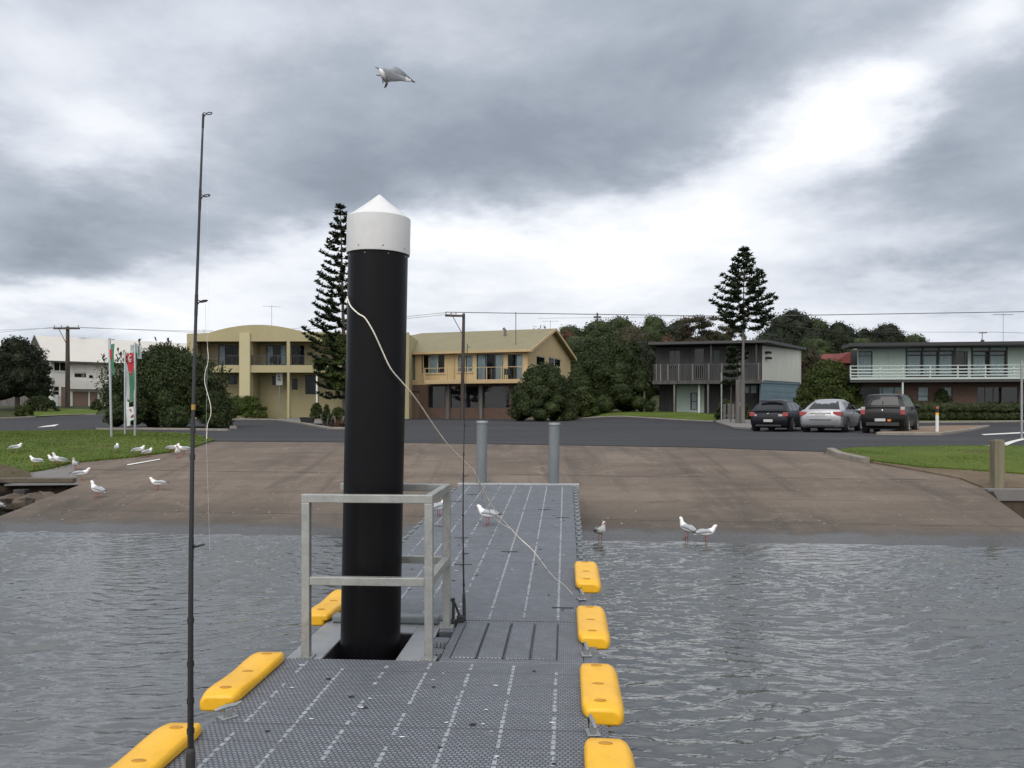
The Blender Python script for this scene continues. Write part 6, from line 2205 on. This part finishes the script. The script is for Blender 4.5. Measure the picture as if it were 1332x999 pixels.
# mast on the hill tree skyline
mp = at(777, 407, 112); zt = h(mp.x, 112)
t = thing('hill_mast', 'thin dark mast with a small crosspiece standing above the hill trees', 'mast', (mp.x, 112, zt))
MB().tube([(0, 0, 0), (0, 0, mp.z - zt)], .12, 8).build('mast_shaft', MAT['wire'], t)
MB().box(-.5, .5, -.08, .08, mp.z - zt - .7, mp.z - zt - .45).build('crosspiece', MAT['wire'], t)

# white street sign by the apartments
def signpost(name, label, px, pyb, pyt, panel=None, rad=.03, mat='galv', Y=None):
    p = gp(px, pyb) if Y is None else None
    s = p.y / F; H_ = (pyb - pyt) * s
    t = thing(name, label, 'sign post', p)
    MB().lathe([(rad, -.2), (rad, H_), (0, H_ + .01)], 10).build('post_shaft', MAT[mat], t, smooth=True)
    if panel:
        w, h0, h1 = panel
        pn = MB().box(-w / 2, w / 2, -rad - .012, -rad - .004, H_ - h1, H_ - h0).build('sign_panel', MAT['white_cap'], t)
        return t, pn, H_, s
    return t, None, H_, s


t, pn, H_, s = signpost('street_sign', 'slim post with a small white sign in front of the olive apartments', 363.5, 545, 485, (.52, 0, .98), .045)
mb = MB(); mb.ellipsoid((-.02, -.056, H_ - .28), (.07, .004, .09), 10, 6); mb.box(-.06, .12, -.06, -.0575, H_ - .62, H_ - .50); mb.tube([(.0, -.058, H_ - .35), (-.10, -.058, H_ - .60)], .025, 5)
mb.build('sign_mark', MAT['curtain_grey'], pn)
signpost('sign_pole', 'thin grey pole beside the shrub in front of the timber house', 938.5, 548, 485, None, .05)
signpost('lamp_pole', 'thin pale pole cut by the right edge of the photograph beyond the lawn', 1329, 572, 470, None, .035, 'galv')
# bollard on the island
p = gp(1219, 566)
t = thing('bollard', 'white roadside bollard with yellow band and dark red top on the paved island', 'bollard', (p.x, p.y, p.z + .12))
MB().lathe([(.06, 0), (.058, .63)], 16).build('bollard_base', MAT['white_cap'], t, smooth=True)
MB().lathe([(.059, .63), (.059, .72)], 16).build('yellow_band', MAT['yellow'], t, smooth=True)
MB().lathe([(.06, .72), (.06, .86), (.06, .861)], 16).build('bollard_top', MAT['rubber'], t, smooth=True)
MB().lathe([(.061, .86), (.061, .92), (.045, .95), (0, .955)], 16).build('red_cap', MAT['tail_red'], t, smooth=True)
# planter and black box on the nature strip
p = gp(400, 552)
t = thing('planter_box', 'black tapered planter box on the kerb by the olive apartments', 'planter', p)
mb = MB(); w0, w1, hh = .28, .38, .42
mb.add([(-w0, -w0, 0), (w0, -w0, 0), (w0, w0, 0), (-w0, w0, 0), (-w1, -w1, hh), (w1, -w1, hh), (w1, w1, hh), (-w1, w1, hh), (-w1 + .05, -w1 + .05, hh), (w1 - .05, -w1 + .05, hh), (w1 - .05, w1 - .05, hh), (-w1 + .05, w1 - .05, hh), (-.25, -.25, .3), (.25, -.25, .3), (.25, .25, .3), (-.25, .25, .3)],
       [(3, 2, 1, 0), (0, 1, 5, 4), (1, 2, 6, 5), (2, 3, 7, 6), (3, 0, 4, 7), (4, 5, 9, 8), (5, 6, 10, 9), (6, 7, 11, 10), (7, 4, 8, 11), (8, 9, 13, 12), (9, 10, 14, 13), (10, 11, 15, 14), (11, 8, 12, 15), (12, 13, 14, 15)])
mb.build('planter_shell', MAT['rubber'], t, bevel=.01)

# ------------------------------------------------------------------ banner poles
MAT['b_red'] = M('banner_red', (.42, .022, .03), .75, .12, 6)
MAT['b_green'] = M('banner_green', (.045, .17, .095), .75, .12, 6)
MAT['b_white'] = M('banner_white', (.58, .60, .60), .75, .08, 6)
MAT['b_grey'] = M('banner_grey', (.36, .40, .42), .6, .08, 6)
BP_ = {}
for key, px, pyb, pyt, rad, lab in (('a', 145, 570.5, 440, .040, 'grey banner pole standing alone at the left'), ('b', 162.5, 567, 458, .032, 'grey banner pole in the middle, shorter than its neighbours'), ('c', 175.5, 569.5, 446, .040, 'grey banner pole at the right of the pair holding the long banner')):
    p = gp(px, pyb); s = p.y / F; H_ = (pyb - pyt) * s
    t = thing('banner_pole', lab, 'banner pole', p, 0, 'banner poles on the lawn')
    if key == 'a': t.rotation_euler = (0, R(-1.2), 0)
    MB().lathe([(rad, -.1), (rad, H_), (rad * .8, H_ + .01), (0, H_ + .012)], 14).build('pole_shaft', MAT['galv'], t, smooth=True)
    MB().box(-.02, .16 if key != 'b' else .02, -.02, .02, H_ - .06, H_ - .03).build('bracket', MAT['galv'], t)
    BP_[key] = p


def cloth(name, label, quads, Y, marks=(), seed=0):
    """hanging banner built as slightly wavy cloth of several colours; quads = (material, px0, py0, px1, py1)"""
    root = None
    rg = random.Random(seed)
    for (m, poly) in quads:
        P = [at(px, py, Y) for px, py in poly]
        c = sum(P, Vector()) / len(P)
        bm = bmesh.new(); vs_ = [bm.verts.new(q) for q in P]; bm.faces.new(vs_); bmesh.ops.triangulate(bm, faces=bm.faces[:])
        zs = [q.z for q in P]
        for i in range(1, 12):
            bmesh.ops.bisect_plane(bm, geom=bm.verts[:] + bm.edges[:] + bm.faces[:], plane_co=(0, 0, min(zs) + (max(zs) - min(zs)) * i / 12), plane_no=(0, 0, 1))
        for v in bm.verts: v.co.y += .035 * math.sin(v.co.z * 4.2 + v.co.x * 9)
        bmesh.ops.solidify(bm, geom=bm.faces[:], thickness=.006)
        bmesh.ops.recalc_face_normals(bm, faces=bm.faces)
        me = bpy.data.meshes.new(name); bm.to_mesh(me); bm.free(); me.materials.append(MAT[m])
        o = bpy.data.objects.new(name if root is None else 'cloth_panel', me); COL.objects.link(o)
        if root is None: root = tag(o, label, 'banner', 'banners on the poles')
        else: o.parent = root
    return root


Yb = BP_['c'].y - .03
bn = cloth('banner', 'long hanging banner, red above and green below, between two poles', [
    ('b_red', [(165, 460), (175, 459), (175, 472), (173.8, 481), (170.5, 489), (168.5, 484), (166.6, 474)]),
    ('b_green', [(168.7, 485), (170.5, 489.5), (173.8, 481.5), (175, 474), (175, 521), (168.5, 524)]),
    ('b_grey', [(163.6, 469), (166.4, 475), (168.4, 486), (168.2, 520), (165.5, 523), (164, 523)]),
    ('b_red', [(165.8, 512), (168.3, 512), (168.4, 521), (165.8, 521.5)])], Yb)
mb = MB()      # pale round letter form on the red field
ring = [at(169.3 + 1.6 * math.cos(a), 466.5 + 4.2 * math.sin(a), Yb - .06) for a in [R(-40 - i * 28) for i in range(11)]]
mb.tube(ring, .017, 6); mb.tube([at(169.4, 467.5, Yb - .06), at(171, 467.5, Yb - .06)], .016, 6)
mb.tube([at(168.6, 484, Yb - .065), at(170.4, 485, Yb - .065)], .012, 5)
mb.build('banner_lettering', MAT['b_white'], bn, smooth='all')
wb_ = cloth('banner', 'torn white banner with small red marks below the long red and green one', [('b_white', [(164.5, 522), (167.8, 523), (168, 529.5), (174.6, 528.8), (174.8, 545.5), (170, 547.5), (169.6, 553.5), (164.6, 554.5)])], Yb)
mb = MB()
mb.tube([at(168.4, 533, Yb - .06), at(170, 532, Yb - .06), at(170.3, 535, Yb - .06), at(169.2, 534.6, Yb - .06)], .014, 5)
mb.tube([at(170.4, 543, Yb - .06), at(172, 540.5, Yb - .06), at(173.6, 539, Yb - .06)], .02, 5); mb.tube([at(172, 541, Yb - .06), at(173.2, 542, Yb - .06)], .014, 5)
mb.build('banner_lettering', MAT['b_red'], wb_, smooth='all')
sg = cloth('banner', 'small pale grey panel at the top of the right banner pole', [('b_grey', [(169, 448.5), (176.6, 448.5), (176.6, 458), (169, 458)])], Yb + .02)
sg2 = cloth('banner', 'small pale flag sticking out to the right of the right banner pole', [('b_grey', [(177.5, 448.6), (184.8, 450), (184.6, 467), (178, 466)])], Yb + .05)
mb = MB(); mb.tube([at(180.2, 450, Yb), at(180.2, 464, Yb)], .015, 5); mb.build('flag_mark', MAT['b_green'], sg2)
Ya = BP_['a'].y
ba = cloth('banner', 'narrow edge-on banner in red, white and green on the lone left pole', [('b_green', [(144.5, 448), (148.6, 446.8), (148.9, 487.5), (145.2, 487)]), ('b_grey', [(141.4, 447.5), (144.3, 448), (144.8, 462), (141.8, 462)]),
      ('b_red', [(143.6, 455), (146.2, 454), (146.6, 466), (144.4, 467)])], Ya - .09)
bpy.data.objects[ba.name].children[1].location.y = -.012

# ------------------------------------------------------------------ sky, light, camera
world = bpy.data.worlds.new('World'); scene.world = world; world.use_nodes = True
k = NT(world.node_tree)
bg = world.node_tree.nodes['Background']
SUN_AZ, SUN_EL = 205.0, 48.0
sky = k.node('ShaderNodeTexSky', sky_type='NISHITA'); sky.sun_disc = False
sky.sun_elevation = R(SUN_EL); sky.sun_rotation = R(SUN_AZ); sky.air_density = 1.2; sky.dust_density = 3.0
dirv = k.coords('Generated')
sep = k.node('ShaderNodeSeparateXYZ'); k.link(dirv, sep.inputs[0])
sx, sy, sz = sep.outputs
az = k.math('ARCTAN2', sx, sy); el = k.math('ARCSINE', sz)
# cloud layer seen in perspective: direction projected on a high plane
den = k.math('ADD', k.math('MAXIMUM', sz, 0.0), .22)
cu = k.math('DIVIDE', sx, den); cv = k.math('DIVIDE', sy, den)
cvec = k.node('ShaderNodeCombineXYZ'); k.put(cvec.inputs[0], cu); k.put(cvec.inputs[1], cv); cvec.inputs[2].default_value = 3.7
n_big = k.noise(cvec.outputs[0], .75, 7, .55, dist=.35)
n_med = k.noise(cvec.outputs[0], 2.2, 8, .6, dist=.25)
wn = k.node('ShaderNodeTexNoise'); k.link(cvec.outputs[0], wn.inputs['Vector']); wn.inputs['Scale'].default_value = 1.6; wn.inputs['Detail'].default_value = 7; wn.inputs['Roughness'].default_value = .58
wsep = k.node('ShaderNodeSeparateColor'); k.link(wn.outputs[1], wsep.inputs[0])
azd = k.math('ADD', az, k.math('MULTIPLY', k.math('SUBTRACT', wsep.outputs[0], .5), .34))
eld = k.math('ADD', el, k.math('MULTIPLY', k.math('SUBTRACT', wsep.outputs[1], .5), .22))
val = k.math('ADD', SKY_BASE, k.math('MULTIPLY', k.math('SUBTRACT', n_big, .5), .20))
val = k.math('ADD', val, k.math('MULTIPLY', k.math('SUBTRACT', n_med, .5), .46))
n_fine = k.noise(cvec.outputs[0], 5.5, 7, .6, dist=.4)
val = k.math('ADD', val, k.math('MULTIPLY', k.math('SUBTRACT', n_fine, .5), .10))
for (px, py, rx, ry, amp) in SKY_BLOBS:
    a0 = math.atan((px - CX) / F); e0 = math.atan((HY - py) / F * math.cos(a0))
    ra, re = rx / F, ry / F
    u = k.math('DIVIDE', k.math('SUBTRACT', azd, a0), ra); w = k.math('DIVIDE', k.math('SUBTRACT', eld, e0), re)
    q = k.math('ADD', k.math('MULTIPLY', u, u), k.math('MULTIPLY', w, w))
    gss = k.math('EXPONENT', k.math('MULTIPLY', q, -1.0))
    val = k.math('ADD', val, k.math('MULTIPLY', gss, amp))
val = k.math('ADD', val, k.math('MULTIPLY', k.mapr(sy, .25, -.6, 0, 1, True), BACK_GAIN))
val = k.math('ADD', val, k.math('MULTIPLY', k.mapr(sz, .55, .95, 0, 1, True), TOP_GAIN))
val = k.math('MAXIMUM', val, .2)
ccol = k.ramp(k.mapr(val, 0, 1), [(.0, (.20, .225, .265)), (.30, (.29, .33, .395)), (.46, (.43, .475, .55)), (.62, (.67, .71, .785)), (.82, (.89, .915, .965)), (1.0, (.98, .985, 1.0))])
hi = k.math('ADD', 1.0, k.math('MULTIPLY', k.math('MAXIMUM', k.math('SUBTRACT', val, .88), 0.0), 1.7))
sc_ = k.node('ShaderNodeVectorMath', operation='SCALE'); k.link(ccol, sc_.inputs[0]); k.link(k.math('MULTIPLY', hi, 10.0), sc_.inputs[3])
fin = k.mix(.97, sky.outputs[0], sc_.outputs[0])
k.link(fin, bg.inputs[0]); bg.inputs[1].default_value = .1

sl = bpy.data.lights.new('sun', 'SUN'); sl.energy = SUN_E; sl.angle = R(55); sl.color = (1, .96, .9)
so = bpy.data.objects.new('sun', sl); COL.objects.link(so)
dv = Vector((math.sin(R(SUN_AZ)) * math.cos(R(SUN_EL)), math.cos(R(SUN_AZ)) * math.cos(R(SUN_EL)), math.sin(R(SUN_EL))))
so.rotation_euler = dv.to_track_quat('Z', 'Y').to_euler(); so.location = (0, 0, 60)

cam = bpy.data.cameras.new('camera'); co_ = bpy.data.objects.new('camera', cam); COL.objects.link(co_)
co_.location = (0, 0, CZ); co_.rotation_euler = (R(90), 0, 0)
cam.sensor_fit = 'HORIZONTAL'; cam.sensor_width = 36; cam.lens = 36 * F / 1332
cam.shift_y = (HY - 499.5) / 1332
cam.clip_start = .05; cam.clip_end = 6000
scene.camera = co_
scene.view_settings.view_transform = 'Standard'; scene.view_settings.look = 'None'; scene.view_settings.gamma = 1
scene.view_settings.exposure = EXPOSURE; scene.view_settings.use_curve_mapping = False
scene.cycles.use_denoising = True
scene.cycles.max_bounces = 7; scene.cycles.transparent_max_bounces = 8; scene.cycles.caustics_reflective = False; scene.cycles.caustics_refractive = False
